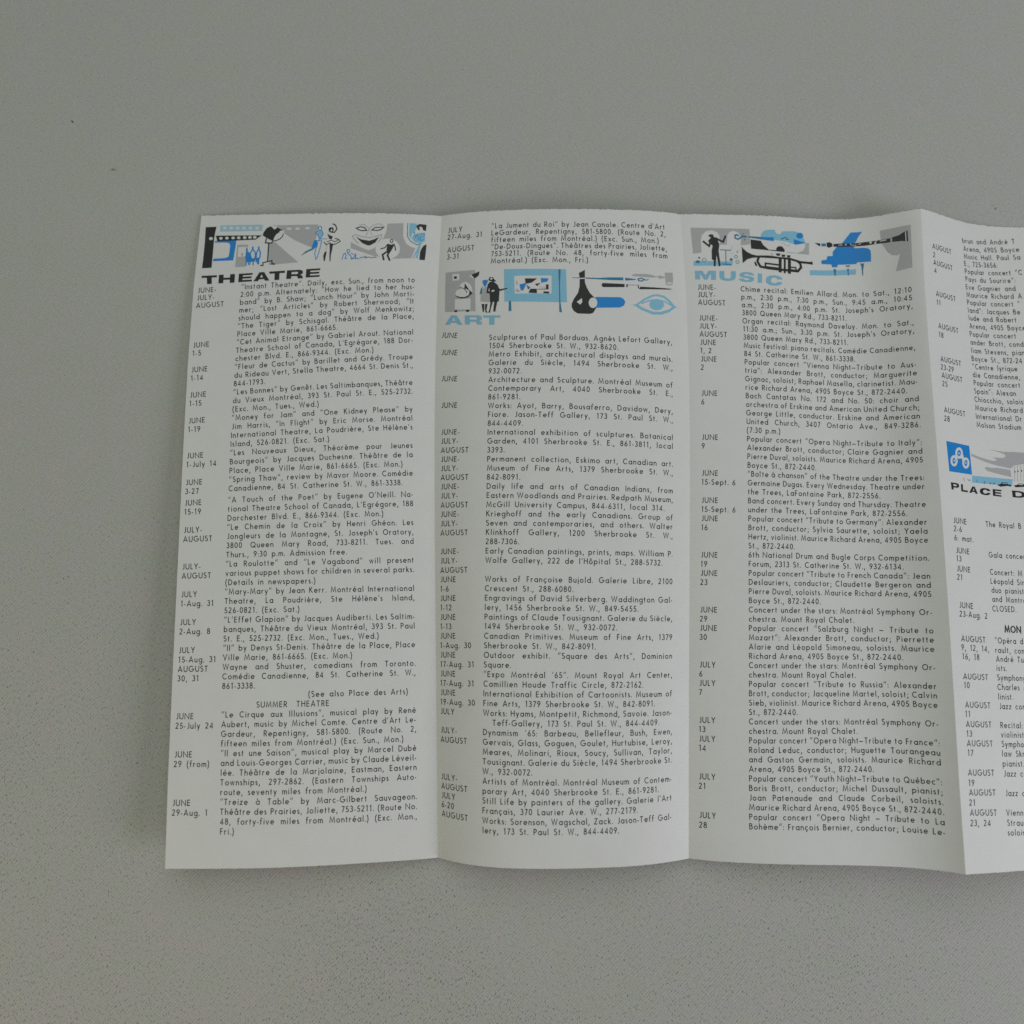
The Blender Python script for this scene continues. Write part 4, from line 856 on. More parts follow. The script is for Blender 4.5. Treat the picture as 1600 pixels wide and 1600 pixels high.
  ["s","bare",1,0.895,[[8.4,92.36],[8.24,92.97],[7.92,93.49],[7.49,93.86],[7.01,94.0],[6.56,93.92],[6.21,93.6],[6.0,93.11],[5.98,92.52],[6.13,91.92],[6.45,91.39],[6.87,91.03],[7.35,90.88],[7.8,90.96],[8.16,91.27],[8.37,91.77],[8.4,92.36]]],
  ["s","bare",1,0.903,[[13.89,92.78],[13.72,93.39],[13.39,93.92],[12.94,94.29],[12.45,94.44],[12.0,94.35],[11.64,94.04],[11.43,93.55],[11.41,92.95],[11.57,92.34],[11.9,91.81],[12.35,91.44],[12.84,91.28],[13.3,91.37],[13.66,91.69],[13.87,92.18],[13.89,92.78]]],
  ["s","bare",1,0.903,[[11.18,89.43],[11.01,90.05],[10.66,90.6],[10.18,90.98],[9.66,91.14],[9.16,91.05],[8.77,90.73],[8.54,90.23],[8.51,89.62],[8.68,89.0],[9.03,88.46],[9.5,88.07],[10.03,87.91],[10.53,87.99],[10.93,88.31],[11.16,88.81],[11.18,89.43]]],
  ["s","bare",1,0.936,[[8.55,89.71],[8.4,91.02],[8.03,92.16]]],
  ["s","bare",1,0.94,[[11.15,89.71],[11.49,90.99],[11.53,92.29]]],
  ["p","pale",2,0,[[10.18,89.56],[10.15,89.69],[10.07,89.8],[9.97,89.9],[9.85,89.95],[9.73,89.96],[9.63,89.92],[9.54,89.84],[9.5,89.74],[9.49,89.61],[9.53,89.48],[9.6,89.36],[9.7,89.27],[9.82,89.22],[9.94,89.21],[10.05,89.24],[10.13,89.32],[10.18,89.43]]],
  ["p","pale",2,0,[[7.55,92.38],[7.51,92.52],[7.45,92.65],[7.35,92.75],[7.24,92.8],[7.13,92.81],[7.04,92.77],[6.96,92.68],[6.92,92.56],[6.92,92.42],[6.95,92.28],[7.02,92.15],[7.11,92.06],[7.22,92.0],[7.33,91.99],[7.43,92.04],[7.5,92.12],[7.54,92.24]]],
  ["p","pale",2,0,[[12.98,92.79],[12.94,92.93],[12.87,93.06],[12.77,93.15],[12.66,93.21],[12.55,93.22],[12.45,93.18],[12.37,93.09],[12.33,92.97],[12.33,92.83],[12.37,92.69],[12.44,92.56],[12.53,92.46],[12.65,92.4],[12.76,92.4],[12.86,92.44],[12.93,92.53],[12.97,92.65]]],
  ["s","bare",2,0.56,[[8.44,91.11],[11.62,91.17]]],
  ["p","grey",0,0,[[15.83,89.08],[16.99,89.66],[20.79,90.53],[25.93,91.35],[27.42,90.7],[25.64,89.94],[30.04,89.99],[31.49,89.34],[31.13,88.59],[28.26,87.79],[24.12,87.13],[30.57,87.67],[35.06,87.55],[40.27,87.57],[39.79,91.58],[34.43,92.55],[33.18,93.65],[27.58,92.97],[22.99,92.09],[18.31,90.88],[15.7,90.09]]],
  ["p","grey",0,0,[[21.28,94.17],[22.3,93.68],[25.12,93.9],[27.03,93.66],[32.88,94.24],[32.89,96.8],[29.45,96.29],[22.59,95.13]]],
  ["p","sky",0,0,[[15.18,97.17],[24.67,97.37],[33.45,97.63],[32.85,99.74],[25.51,99.87],[14.74,99.7]]],
  ["s","grey",1,0.173,[[34.87,92.63],[34.14,98.36]]],
  ["s","grey",1,0.173,[[36.17,92.42],[35.43,98.32]]],
  ["s","grey",1,0.173,[[37.55,92.22],[36.79,98.27]]],
  ["s","grey",1,0.173,[[38.87,92.02],[38.11,98.22]]],
  ["p","black",2,0,[[34.97,94.82],[34.94,94.92],[34.88,95.02],[34.8,95.09],[34.71,95.13],[34.61,95.13],[34.53,95.1],[34.47,95.03],[34.43,94.94],[34.43,94.84],[34.46,94.73],[34.52,94.64],[34.6,94.57],[34.69,94.53],[34.78,94.52],[34.87,94.56],[34.93,94.62],[34.96,94.71]]],
  ["p","black",2,0,[[36.25,94.6],[36.22,94.7],[36.16,94.8],[36.08,94.87],[35.99,94.91],[35.9,94.91],[35.82,94.88],[35.76,94.81],[35.72,94.72],[35.72,94.62],[35.75,94.51],[35.8,94.42],[35.88,94.35],[35.97,94.31],[36.07,94.3],[36.15,94.34],[36.21,94.4],[36.24,94.49]]],
  ["p","black",2,0,[[37.81,94.35],[37.78,94.45],[37.72,94.55],[37.64,94.62],[37.55,94.66],[37.46,94.66],[37.38,94.63],[37.32,94.56],[37.28,94.47],[37.28,94.37],[37.31,94.26],[37.37,94.17],[37.45,94.1],[37.54,94.06],[37.63,94.05],[37.71,94.09],[37.77,94.15],[37.8,94.24]]],
  ["p","black",2,0,[[26.19,99.99],[27.88,99.48],[28.66,98.84],[30.71,98.88],[31.12,99.53],[32.62,99.75],[32.33,100.29],[30.77,100.11],[27.75,100.52]]],
  ["p","sky",3,0,[[28.4,99.4],[28.9,99.05],[30.5,99.08],[30.72,99.45]]],
  ["p","black",2,0,[[33.53,99.94],[35.33,99.46],[35.82,99.02],[37.56,99.09],[38.49,99.54],[38.41,100.15],[34.31,100.48]]],
  ["p","bare",3,0,[[35.58,99.54],[35.97,99.21],[37.32,99.29],[37.5,99.57]]],
  ["s","teal",1,0.205,[[10.9,98.26],[11.08,98.81],[11.18,99.39]]],
  ["s","teal",1,0.205,[[12.82,98.52],[13.14,98.91],[13.83,99.2],[13.96,98.54]]],
  ["s","blue",2,0.263,[[17.03,98.55],[17.14,99.01],[17.31,99.59]]],
  ["s","teal",2,0.169,[[18.66,99.48],[19.0,99.65]]],
  ["s","black",2,0.188,[[20.62,98.81],[20.51,99.28],[20.34,99.91]]],
  ["s","teal",2,0.169,[[20.85,99.26],[21.27,99.71]]],
  ["s","black",2,0.17,[[22.89,99.16],[23.16,99.84],[23.7,99.3]]],
  ["s","black",2,0.17,[[24.3,99.27],[24.58,99.77],[25.24,99.23],[25.05,99.8]]],
 ],
]
HEADINGS = [
 ["black",[["T",[2.5,23.74],[8.16,23.57],[8.48,26.86],[2.99,27.1]],["H",[8.91,23.45],[14.79,23.19],[14.93,26.54],[9.01,26.77]],["E",[16.23,23.12],[21.3,22.88],[21.24,26.15],[16.24,26.4]],["A",[21.88,22.76],[27.29,22.46],[27.67,25.86],[21.83,26.16]],["T",[27.37,22.43],[33.04,22.12],[33.15,25.54],[27.58,25.86]],["R",[33.8,22.03],[39.63,21.78],[39.75,25.16],[33.75,25.36]],["E",[40.85,21.6],[45.93,21.32],[45.88,24.57],[40.81,24.86]]]],
 ["dull",[["A",[3.33,38.4],[9.64,39.04],[9.73,42.58],[3.31,41.94]],["R",[10.45,39.11],[16.58,39.55],[16.65,43.02],[10.54,42.59]],["T",[17.06,39.58],[23.0,39.87],[23.05,43.42],[17.13,43.14]]]],
 ["dull",[["M",[3.8,21.54],[11.57,21.53],[11.38,25.03],[3.72,24.77]],["U",[12.87,21.59],[19.0,21.65],[18.66,25.32],[12.62,25.22]],["S",[20.15,21.92],[25.99,22.02],[25.68,25.71],[19.9,25.56]],["I",[27.25,22.32],[28.84,22.41],[28.54,25.94],[26.95,25.84]],["C",[30.25,22.86],[36.69,23.05],[36.34,26.85],[29.89,26.74]]]],
 ["black",[["P",[4.9,100.17],[8.65,100.39],[8.33,102.86],[4.99,102.67]],["L",[9.45,100.52],[12.54,100.79],[12.4,103.34],[9.35,103.14]],["A",[13.61,100.97],[16.98,101.25],[17.0,103.69],[12.98,103.38]],["C",[18.13,101.33],[23.13,101.52],[22.85,103.96],[17.81,103.8]],["E",[24.0,101.54],[27.94,101.68],[27.68,104.2],[23.86,103.97]],["D",[32.48,101.68],[38.3,101.91],[37.99,104.38],[32.55,104.13]]]],
]

SHEET_W = [88.7, 88.6, 87.1, 87.0]
SHEET_H = 228.6

def profile(c, s):
    q = s * (1 - s)
    y = c[0] + (c[1] - c[0]) * s
    for k, a in enumerate(c[2:]): y = y + a * q * s ** k
    return y

def sheet(p, u, v):
    """Point of the folded sheet (mm) at panel coordinates u, v (mm)."""
    s = np.asarray(u, float) / SHEET_W[p]
    t = np.asarray(v, float) / SHEET_H
    c = PROFILE[p]
    k = np.linspace(0, 1, 9)
    x = profile(c[0], s) * (1 - t) + profile(c[2], s) * t + np.interp(t, k, EDGE_BOW[p]) * (1 - s) + np.interp(t, k, EDGE_BOW[p + 1]) * s
    z = profile(c[1], s) * (1 - t) + profile(c[3], s) * t
    return np.stack([x, SHEET_H / 2 - SHEET_H * t + 0 * x, z], -1)

def on_sheet(p, u, v, lift):
    u = np.asarray(u, float); v = np.asarray(v, float)
    a = sheet(p, u, v)
    du = sheet(p, u + .05, v) - sheet(p, u - .05, v)
    dv = sheet(p, u, v + .05) - sheet(p, u, v - .05)
    n = np.cross(dv, du)
    n /= np.linalg.norm(n, axis=-1, keepdims=True)
    return (a + n * np.asarray(lift, float)[..., None]) * MM

def panel_mesh(p):
    nu, nv, W = 240, 92, SHEET_W[p]
    us = np.linspace(0, W, nu + 1)
    vs = np.linspace(0, SHEET_H, nv + 1)
    U, V = np.meshgrid(us, vs, indexing='ij')
    # torn head edge: small uneven nicks
    g = us + sum(SHEET_W[:p])
    V[:, 0] += [0.20 * noise.noise((a * .9, 3.1, 0)) + 0.32 * noise.noise((a * 1.9, 8.2, 0)) for a in g]
    V[:, -1] += [0.05 * noise.noise((a * .5, 1.7, 4)) for a in g]
    if p == 0: U[0, :] += [0.05 * noise.noise((b * .6, 5.5, 1)) for b in vs]
    top = on_sheet(p, U, V, np.zeros_like(U)).reshape(-1, 3)
    bot = on_sheet(p, U, V, np.full_like(U, -0.11)).reshape(-1, 3)
    n = len(top); idx = lambda i, j: i * (nv + 1) + j
    F = []
    for i in range(nu):
        for j in range(nv):
            q = (idx(i, j), idx(i, j + 1), idx(i + 1, j + 1), idx(i + 1, j))
            F.append(q); F.append(tuple(n + k for k in reversed(q)))
    verts = [top, bot]; m = 2 * n
    def rim(ids, flip):
        nonlocal m
        k = len(ids)
        verts.append(top[ids]); verts.append(bot[ids])
        for i in range(k - 1):
            q = (m + i, m + i + 1, m + k + i + 1, m + k + i)
            F.append(q if flip else tuple(reversed(q)))
        m += 2 * k
    rim([idx(i, 0) for i in range(nu + 1)], True)
    rim([idx(i, nv) for i in range(nu + 1)], False)
    if p == 0: rim([idx(0, j) for j in range(nv + 1)], False)
    if p == 3: rim([idx(nu, j) for j in range(nv + 1)], True)
    return mesh_from('panel', np.vstack(verts), F)

# ---- printing: flat shapes in panel millimetres, laid on the sheet
LIFT0, LIFT_STEP = 0.022, 0.009

def stroke_quads(pts, w, butt=True):
    """Offset outline of a polyline with mitred corners -> (left points, right points)."""
    P = [np.array(q, float) for q in pts]
    closed = len(P) > 2 and np.linalg.norm(P[0] - P[-1]) < 1e-6
    n = len(P); h = w / 2; Lp, Rp = [], []
    for i in range(n):
        if closed:
            a, b = P[(i - 1) % (n - 1)], P[(i + 1) % (n - 1)] if i < n - 1 else P[1]
        else:
            a, b = P[max(i - 1, 0)], P[min(i + 1, n - 1)]
        d1 = P[i] - a; d2 = b - P[i]
        if np.linalg.norm(d1) < 1e-9: d1 = d2
        if np.linalg.norm(d2) < 1e-9: d2 = d1
        d1 = d1 / np.linalg.norm(d1); d2 = d2 / np.linalg.norm(d2)
        n1 = np.array([-d1[1], d1[0]]); n2 = np.array([-d2[1], d2[0]])
        m = n1 + n2; lm = np.linalg.norm(m)
        m = n1 if lm < 1e-6 else m / lm
        k = min(1.0 / max(np.dot(m, n1), 1e-3), 2.2)
        Lp.append(P[i] + m * h * k); Rp.append(P[i] - m * h * k)
    return Lp, Rp

def print_marks(name, p, shapes, parent, **props):
    """shapes: (ink, layer, [contours]) -> one mesh, cut finely so that it follows the curved sheet."""
    bm = bmesh.new()
    inks = []
    for ink, lay, contours in shapes:
        if ink not in inks: inks.append(ink)
        mi = inks.index(ink)
        flat = [q for c in contours for q in c]
        vs = [bm.verts.new((q[0], q[1], lay)) for q in flat]
        for t in tessellate_polygon([[Vector((q[0], q[1], 0)) for q in c] for c in contours]):
            try: f = bm.faces.new([vs[k] for k in t]); f.material_index = mi
            except ValueError: pass
    us = [v.co.x for v in bm.verts]; ws = [v.co.y for v in bm.verts]
    for axis, lo, hi, step in ((0, min(us), max(us), 0.7), (1, min(ws), max(ws), 3.0)):
        k = lo + step
        while k < hi:
            co = [0, 0, 0]; no = [0, 0, 0]; co[axis] = k; no[axis] = 1
            bmesh.ops.bisect_plane(bm, geom=bm.verts[:] + bm.edges[:] + bm.faces[:], plane_co=co, plane_no=no, dist=1e-5)
            k += step
    bm.verts.ensure_lookup_table()
    c = np.array([v.co[:] for v in bm.verts])
    w = on_sheet(p, c[:, 0], c[:, 1], LIFT0 + LIFT_STEP * c[:, 2])
    for v, q in zip(bm.verts, w): v.co = q
    for f in bm.faces:
        f.normal_update()
        if f.normal.z < 0: f.normal_flip()
        f.smooth = True
    me = bpy.data.meshes.new(name); bm.to_mesh(me); bm.free()
    return link(name, me, [INK[i] for i in inks], parent, **props)

def contour_of_stroke(pts, w):
    L, R = stroke_quads(pts, w)
    return [[tuple(L[i]), tuple(L[i + 1]), tuple(R[i + 1]), tuple(R[i])] for i in range(len(L) - 1)]

# ---- type
import math
WST=.146; _h=WST/2; _x=.66
def _a(cx,cy,r,a0,a1,ry=None,n=None):
    ry=ry or r; n=n or max(4,int(abs(a1-a0)/22))
    return [(cx+r*math.cos(math.radians(a0+(a1-a0)*i/n)),cy+ry*math.sin(math.radians(a0+(a1-a0)*i/n))) for i in range(n+1)]
def _o(cx,cy,r,ry=None): return _a(cx,cy,r,0,360,ry,16)
def _l(*p): return list(p)
def glyphs():
    h=_h; r=.272; cy=.33; R=h+r
    bowl=_o(R,cy,r)
    stem=lambda x,y0,y1:[(x,y0),(x,y1)]
    G={}
    G['A']=[[(.045,0),(.41,.96),(.775,0)],[(.17,.30),(.65,.30)]]
    G['B']=[stem(h,0,1),[(h,1-h),(.30,1-h)]+_a(.30,.75,.191,90,-90)+[(h,.55)],[(.28,.55),(.32,.55)]+_a(.32,.305,.246,90,-90)+[(h,h)]]
    G['C']=[_a(.46,.5,.41,48,312,.445)]
    G['D']=[stem(h,0,1),[(h,1-h),(.26,1-h)]+_a(.26,.5,.44,90,-90)+[(h,h)]]
    G['E']=[stem(h,0,1),[(h,1-h),(.51,1-h)],[(h,.52),(.49,.52)],[(h,h),(.52,h)]]
    G['F']=[stem(h,0,1),[(h,1-h),(.46,1-h)],[(h,.50),(.42,.50)]]
    G['G']=[_a(.48,.5,.43,50,352,.445)+[(.91,.47),(.52,.47)]]
    G['H']=[stem(h,0,1),stem(.66,0,1),[(h,.53),(.66,.53)]]
    G['I']=[stem(h,0,1)]
    G['J']=[[(.36,1),(.36,.22)]+_a(.205,.22,.155,0,-125)]
    G['K']=[stem(h,0,1),[(.58,1),(.08,.46)],[(.22,.61),(.62,0)]]
    G['L']=[stem(h,0,1),[(h,h),(.44,h)]]
    G['M']=[[(.05,0),(.18,.97),(.49,.15),(.80,.97),(.93,0)]]
    G['N']=[[(h,0),(h,.95),(.80,.05),(.80,1)]]
    G['O']=[_o(.48,.5,.42,.445)]
    G['P']=[stem(h,0,1),[(h,1-h),(.28,1-h)]+_a(.28,.705,.236,90,-90)+[(h,.47)]]
    G['Q']=[_o(.48,.5,.42,.445),[(.56,.30),(.93,-.03)]]
    G['R']=[stem(h,0,1),[(h,1-h),(.28,1-h)]+_a(.28,.705,.236,90,-90)+[(h,.47)],[(.29,.47),(.55,0)]]
    G['S']=[_a(.28,.74,.205,35,262)+_a(.275,.285,.228,85,-150)]
    G['T']=[[(0,1-h),(.58,1-h)],stem(.29,0,1)]
    G['U']=[[(h,1),(h,.36)]+_a(.375,.36,.375-h,180,360,.305)+[(.75-h,1)]]
    G['V']=[[(.04,1),(.37,.05),(.70,1)]]
    G['W']=[[(.04,1),(.30,.05),(.55,.94),(.80,.05),(1.06,1)]]
    G['X']=[[(.05,0),(.60,1)],[(.05,1),(.62,0)]]
    G['Y']=[[(.04,1),(.34,.45)],[(.64,1),(.34,.45),(.34,0)]]
    G['Z']=[[(.05,1-h),(.54,1-h),(.06,h),(.58,h)]]
    G['a']=[bowl,stem(R+r,0,_x)]
    G['b']=[stem(h,0,1.04),_o(h+r,cy,r)]
    G['c']=[_a(R,cy,r,48,312)]
    G['d']=[bowl,stem(R+r,0,1.04)]
    G['e']=[[(h,cy),(R+r,cy)]+_a(R,cy,r,0,318)]
    G['f']=[[(.14,0),(.14,.82)]+_a(.32,.82,.18,180,62),[(0,.60),(.33,.60)]]
    G['g']=[bowl,[(R+r,_x),(R+r,-.05)]+_a(R+.02,-.05,r-.02,0,-150)]
    G['h']=[stem(h,0,1.04),[(h,.36)]+_a(h+.225,.375,.225,180,0)+[(h+.45,0)]]
    G['i']=[stem(h,0,_x),[(h,.80),(h,.93)]]
    G['j']=[[(.12,_x),(.12,-.12)]+_a(.01,-.12,.11,0,-80),[(.12,.80),(.12,.93)]]
    G['k']=[stem(h,0,1.04),[(.44,_x),(.08,.32)],[(.18,.42),(.48,0)]]
    G['l']=[stem(h,0,1.04)]
    G['m']=[stem(h,0,_x),[(h,.40)]+_a(h+.18,.42,.18,180,0)+[(h+.36,0)],[(h+.36,.40)]+_a(h+.54,.42,.18,180,0)+[(h+.72,0)]]
    G['n']=[stem(h,0,_x),[(h,.36)]+_a(h+.215,.385,.215,180,0)+[(h+.43,0)]]
    G['o']=[bowl]
    G['p']=[stem(h,-.32,_x),_o(h+r,cy,r)]
    G['q']=[bowl,stem(R+r,-.32,_x)]
    G['r']=[stem(h,0,_x),[(h,.36)]+_a(h+.19,.40,.19,180,62)]
    G['s']=[_a(.185,.485,.122,30,262)+_a(.185,.19,.133,85,-152)]
    G['t']=[[(.14,0),(.14,.88)],[(0,.60),(.28,.60)]]
    G['u']=[[(h,_x),(h,.27)]+_a(h+.21,.27,.21,180,360)+[(h+.42,_x)],stem(h+.42,0,.3)]
    G['v']=[[(.04,_x),(.27,.04),(.50,_x)]]
    G['w']=[[(.04,_x),(.22,.05),(.40,.62),(.58,.05),(.76,_x)]]
    G['x']=[[(.05,0),(.44,_x)],[(.05,_x),(.46,0)]]
    G['y']=[[(.04,_x),(.28,.04)],[(.50,_x),(.16,-.32)]]
    G['z']=[[(.04,_x-h),(.42,_x-h),(.05,h),(.44,h)]]
    G['0']=[_o(.29,.5,.232,.442)]
    G['1']=[[(.09,.83),(.26,.95),(.26,0)]]
    G['2']=[_a(.27,.73,.21,165,-38)+[(.07,h),(.52,h)]]
    G['3']=[_a(.25,.75,.192,150,-82)+_a(.24,.30,.238,82,-155)]
    G['4']=[[(.44,0),(.44,.93),(.06,.27),(.58,.27)]]
    G['5']=[[(.48,1-h),(.18,1-h),(.12,.56)]+_a(.25,.305,.245,118,-150)]
    G['6']=[_o(.29,.285,.228),[(.40,.99),(.085,.40)]]
    G['7']=[[(.04,1-h),(.47,1-h),(.16,0)]]
    G['8']=[_o(.28,.745,.19,.195),_o(.28,.29,.225,.23)]
    G['9']=[_o(.29,.715,.228),[(.18,.01),(.495,.60)]]
    G['.']=[[(.08,0),(.08,.15)]]
    G[',']=[[(.15,.13),(.04,-.22)]]
    G[':']=[[(.07,0),(.07,.13)],[(.07,.44),(.07,.57)]]
    G[';']=[[(.16,.13),(.05,-.22)],[(.11,.44),(.11,.57)]]
    G['-']=[[(0,.31),(.24,.31)]]
    G['—']=[[(-.04,.33),(.66,.33)]]
    G["'"]=[[(.16,1.05),(.06,.70)]]
    G['"']=[[(.17,1.06),(.05,.70)],[(.43,1.06),(.31,.70)]]
    G['(']=[_a(.50,.40,.42,122,238,.78,8)]
    G[')']=[_a(-.20,.40,.42,58,-58,.78,8)]
    acc={'é':('e',[[(.30,.76),(.45,.97)]]),'è':('e',[[(.36,.76),(.21,.97)]]),'ê':('e',[[(.18,.77),(.33,.95),(.48,.77)]]),
     'à':('a',[[(.36,.76),(.21,.97)]]),'â':('a',[[(.18,.77),(.33,.95),(.48,.77)]]),'ô':('o',[[(.18,.77),(.33,.95),(.48,.77)]]),
     'ç':('c',[[(.33,.03),(.37,-.10),(.27,-.20),(.20,-.19)]])}
    for k,(b,s) in acc.items(): G[k]=G[b]+s
    G['î']=[stem(h,0,_x),[(h-.14,.77),(h,.95),(h+.14,.77)]]
    out={}
    for k,st in G.items():
        x1=max(p[0] for s in st for p in s)+h*.9
        out[k]=(st,x1)
    for k in 'lit':
        st,x1=out[k]; d=.045 if k!='t' else .02
        out[k]=([[(x+d,y) for x,y in q] for q in st],x1+2*d)
    out['1']=(out['1'][0],.45)
    out['f']=(out['f'][0],.40)
    return out


GLYPHS = glyphs()
TYPE_H, TYPE_X, TRACK, SPACE = 2.0, 1.82, 0.385, 1.75

def glyph_tables():
    out = {}
    for ch, (strokes, adv) in GLYPHS.items():
        V, F, lay = [], [], []
        for si, s in enumerate(strokes):
            w = WST * (0.72 if ch in '"\'' else 1.0)
            L, R = stroke_quads([(x, y) for x, y in s], w)
            b = len(V)
            for l, r in zip(L, R): V += [l, r]; lay += [si, si]
            for i in range(len(L) - 1): F.append((b + 2 * i, b + 2 * i + 1, b + 2 * i + 3, b + 2 * i + 2))
        out[ch] = (np.array(V), np.array(F), np.array(lay, float), adv)
    return out
TYPE = glyph_tables()

def listing_mesh(name, p, lines, parent, **props):
    rng = random.Random(p + 5)
    UV, LAY, FF = [], [], []; base = 0
    for u0, v0, u1, v1, how, text in lines:
        words = [w for w in text.split(' ')]
        big = 1.18 if how == 2 else 1.0
        sx, tr, gap = TYPE_X * big, TRACK * big, SPACE
        length = math.hypot(u1 - u0, v1 - v0)
        e = np.array([u1 - u0, v1 - v0]) / length
        up = np.array([e[1], -e[0]])
        if p == 2: gap = 1.45
        width = lambda w: sum(TYPE[c][3] * sx for c in w) + tr * max(len(w) - 1, 0)
        if how == 1 and len(words) > 1:
            gap = (length - sum(width(w) for w in words)) / (len(words) - 1)
            if gap < 1.15:
                k = (length - 1.15 * (len(words) - 1)) / sum(width(w) for w in words)
                sx *= k; tr *= k; gap = 1.15
        x = 0.0
        for w in words:
            for ch in w:
                V, F, lay, adv = TYPE[ch]
                j = rng.uniform(-.012, .012)
                q = np.array([u0, v0]) + np.outer(V[:, 0] * sx + x, e) + np.outer(V[:, 1] * TYPE_H * big + j, up)
                for k in range(3 if how == 2 else 1):
                    UV.append(q + e * 0.11 * k); LAY.append(lay + 3 * k); FF.append(F + base); base += len(V)
                x += adv * sx + tr
            x += gap - tr
    UV = np.vstack(UV); LAY = np.concatenate(LAY); FF = np.vstack(FF)
    P = on_sheet(p, UV[:, 0], UV[:, 1], LIFT0 + 0.002 * LAY)
    me = bpy.data.meshes.new(name)
    me.from_pydata(P.tolist(), [], FF.tolist()); me.update()
    nz = np.zeros(len(me.polygons) * 3); me.polygons.foreach_get('normal', nz)
    if nz[2::3].mean() < 0: me.flip_normals()
    return link(name, me, INK['text'], parent, **props)

BLOCK = {
 'T': [[(0,0),(1,0),(1,.25),(.66,.25),(.66,1),(.34,1),(.34,.25),(0,.25)]],
 'H': [[(0,0),(.3,0),(.3,.38),(.7,.38),(.7,0),(1,0),(1,1),(.7,1),(.7,.62),(.3,.62),(.3,1),(0,1)]],
 'E': [[(0,0),(1,0),(1,.22),(.3,.22),(.3,.39),(.95,.39),(.95,.61),(.3,.61),(.3,.78),(1,.78),(1,1),(0,1)]],
 'A': [[(0,1),(.34,0),(.66,0),(1,1),(.72,1),(.66,.81),(.34,.81),(.28,1)],[(.5,.24),(.41,.60),(.59,.60)]],
 'R': [[(0,0),(.78,0),(.93,.06),(1,.2),(1,.40),(.93,.53),(.82,.59),(.95,.66),(1,.78),(1,1),(.7,1),(.7,.82),(.62,.71),(.3,.71),(.3,1),(0,1)],[(.3,.22),(.65,.22),(.70,.27),(.70,.42),(.65,.47),(.3,.47)]],
 'M': [[(0,0),(.36,0),(.5,.52),(.64,0),(1,0),(1,1),(.76,1),(.76,.30),(.58,1),(.42,1),(.24,.30),(.24,1),(0,1)]],
 'U': [[(0,0),(.3,0),(.3,.62),(.36,.75),(.5,.78),(.64,.75),(.7,.62),(.7,0),(1,0),(1,.65),(.93,.87),(.75,.98),(.5,1.02),(.25,.98),(.07,.87),(0,.65)]],
 'S': [[(.98,.30),(.68,.30),(.62,.22),(.5,.19),(.36,.21),(.32,.28),(.4,.36),(.75,.42),(.93,.5),(1,.66),(.95,.86),(.78,.98),(.5,1.02),(.2,.98),(.04,.86),(0,.68),(.30,.68),(.36,.79),(.5,.82),(.65,.79),(.69,.71),(.62,.63),(.25,.56),(.08,.48),(.02,.32),(.08,.12),(.25,.01),(.5,-.02),(.78,.02),(.93,.12)]],
 'I': [[(0,0),(1,0),(1,1),(0,1)]],
 'C': [[(1,.35),(.70,.38),(.63,.25),(.5,.21),(.37,.27),(.31,.42),(.31,.58),(.37,.73),(.5,.79),(.63,.75),(.7,.62),(1,.65),(.92,.86),(.75,.98),(.5,1.02),(.22,.96),(.05,.78),(0,.5),(.05,.22),(.22,.04),(.5,-.02),(.75,.02),(.92,.14)]],
 'P': [[(0,0),(.75,0),(.92,.08),(1,.25),(1,.42),(.92,.6),(.75,.68),(.28,.68),(.28,1),(0,1)],[(.28,.22),(.62,.22),(.70,.28),(.70,.40),(.62,.46),(.28,.46)]],
 'L': [[(0,0),(.29,0),(.29,.76),(1,.76),(1,1),(0,1)]],
 'D': [[(0,0),(.55,0),(.82,.1),(.97,.3),(1,.5),(.97,.7),(.82,.9),(.55,1),(0,1)],[(.25,.22),(.5,.22),(.66,.3),(.74,.5),(.66,.7),(.5,.78),(.25,.78)]],
}

# ------------------------------------------------------------------ large structure: the cloth
def make_backdrop():
    # one wide sheet with very faint undulation, dead flat under the leaflet
    n = 90; S = 1.6
    g = np.linspace(-S, S, n + 1)
    V = []
    for y in g:
        for x in g:
            r = max(abs(x) / .42, abs(y) / .38)
            k = min(max(r - 1, 0), 1)
            V.append((x, y, -0.002 * k * (0.5 + 0.5 * noise.noise((x * 3, y * 3, 2)))))
    F = [(j * (n + 1) + i, j * (n + 1) + i + 1, (j + 1) * (n + 1) + i + 1, (j + 1) * (n + 1) + i) for j in range(n) for i in range(n)]
    o = link('backdrop', mesh_from('backdrop', V, F), CLOTH)
    o['kind'] = 'structure'
    o['label'] = 'grey twill cloth spread flat beneath the leaflet'
    o['category'] = 'cloth'
    return o
make_backdrop()

# ------------------------------------------------------------------ the leaflet
leaflet = bpy.data.objects.new('leaflet', None)
scene.collection.objects.link(leaflet)
leaflet.empty_display_size = 0.05
leaflet['label'] = 'white accordion-folded leaflet of printed event listings, opened out on the grey cloth'
leaflet['category'] = 'leaflet'

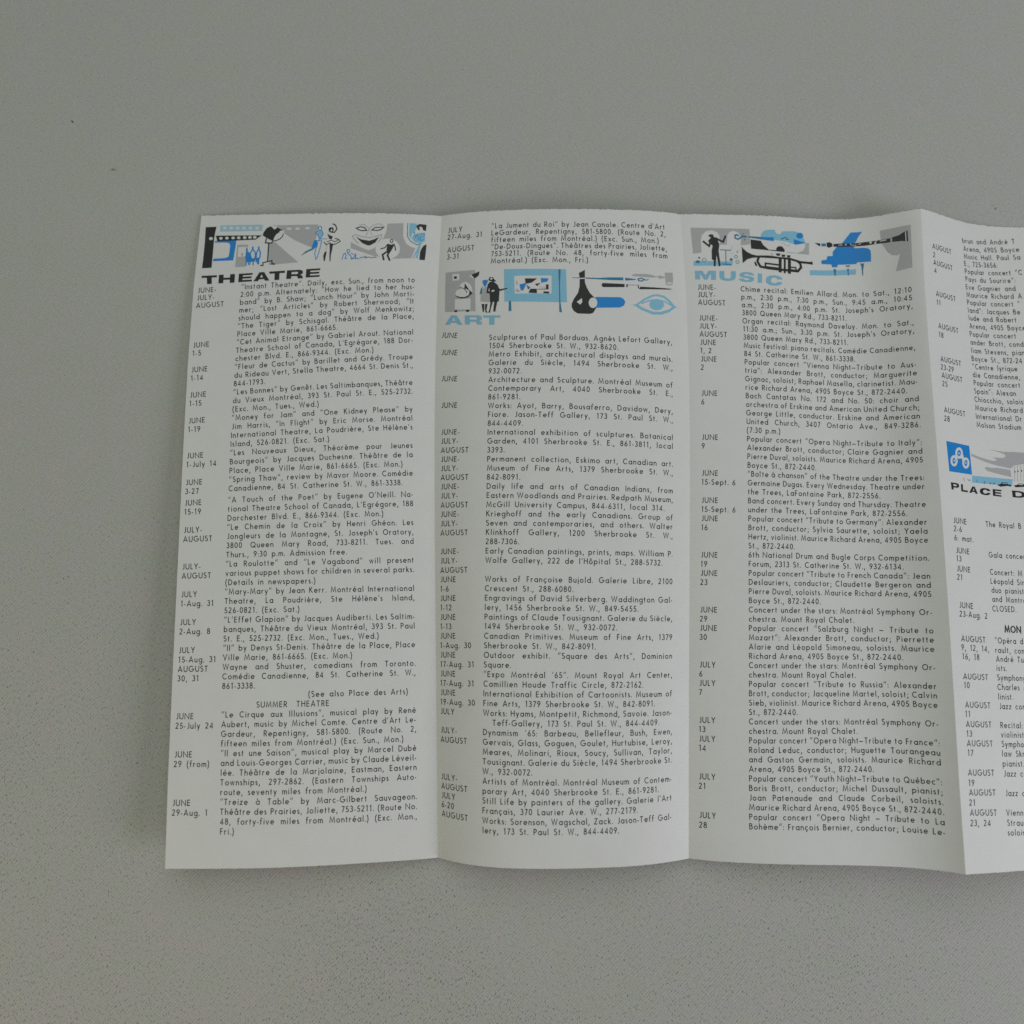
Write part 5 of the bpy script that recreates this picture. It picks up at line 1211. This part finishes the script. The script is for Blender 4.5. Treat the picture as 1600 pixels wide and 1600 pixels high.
PANEL_NAMES = ['theatre_panel', 'art_panel', 'music_panel', 'concert_hall_panel']
PANEL_LABELS = ['panel headed THEATRE in black', 'panel headed ART in pale blue', 'panel headed MUSIC in pale blue', 'panel headed PLACE D in black, cut off by the picture edge']
ART_LABELS = ['stage lamp, dancers and grinning mask', 'gallery visitors, easel, bottle and eye', 'conductor, cello, trumpet, piano and clarinet', 'blue emblem, grey clouds, cars and building']
for p in range(4):
    panel = link(PANEL_NAMES[p], panel_mesh(p), PAPER, leaflet, label=PANEL_LABELS[p])
    shapes = []
    for kind, ink, lay, w, pts in ART[p]:
        if kind == 'p': shapes.append((ink, lay, [pts]))
        else:
            for i, q in enumerate(contour_of_stroke(pts, w)): shapes.append((ink, lay + .07 * (i % 2), [q]))
    print_marks('illustration', p, [(a, b + .011 * (k % 7), c) for k, (a, b, c) in enumerate(shapes)], panel, label=ART_LABELS[p])
    ink, letters = HEADINGS[p]
    hs = []
    for ch, a, b, c, d in letters:
        a, b, c, d = (np.array(q) for q in (a, b, c, d))
        hs.append((ink, 0.3, [[tuple((a * (1 - x) + b * x) * (1 - y) + (d * (1 - x) + c * x) * y) for x, y in cont] for cont in BLOCK[ch]]))
    print_marks('heading', p, hs, panel)
    listing_mesh('listing', p, LISTINGS[p], panel)

# ------------------------------------------------------------------ small things: lint on the cloth
def lint(x, y, size, rot, mat, label, seed, thin=0.4):
    bm = bmesh.new()
    bmesh.ops.create_icosphere(bm, subdivisions=3, radius=1.0)
    for v in bm.verts:
        q = v.co.copy()
        k = 1 + 0.45 * noise.noise(q * 1.7 + Vector((seed, 0, 0)))
        v.co = Vector((q.x * k + 0.25 * q.y * q.y, q.y * k * thin, q.z * 0.22 * k)) * size
    me = bpy.data.meshes.new('lint_speck'); bm.to_mesh(me); bm.free()
    for f in me.polygons: f.use_smooth = True
    o = link('lint_speck', me, mat, label=label, category='lint speck', group='specks of lint on the cloth')
    o.location = (x * MM, y * MM, size * 0.16)
    o.rotation_euler = (0, 0, rot)
    return o
lint(-156.5, 151.0, 0.55 * MM, -0.9, LINT, 'tiny dark lint fleck on the cloth, far up and left of the leaflet', 1.0, 0.42)
lint(-140.1, 132.3, 0.80 * MM, 0.05, LINT_PALE, 'faint grey lint smudge lying between the dark fleck and the leaflet corner', 2.0, 0.40)
lint(192.0, 121.9, 0.62 * MM, 0.5, LINT_PALE, 'small grey lint fleck just above the rightmost panel of the leaflet', 3.0, 0.55)
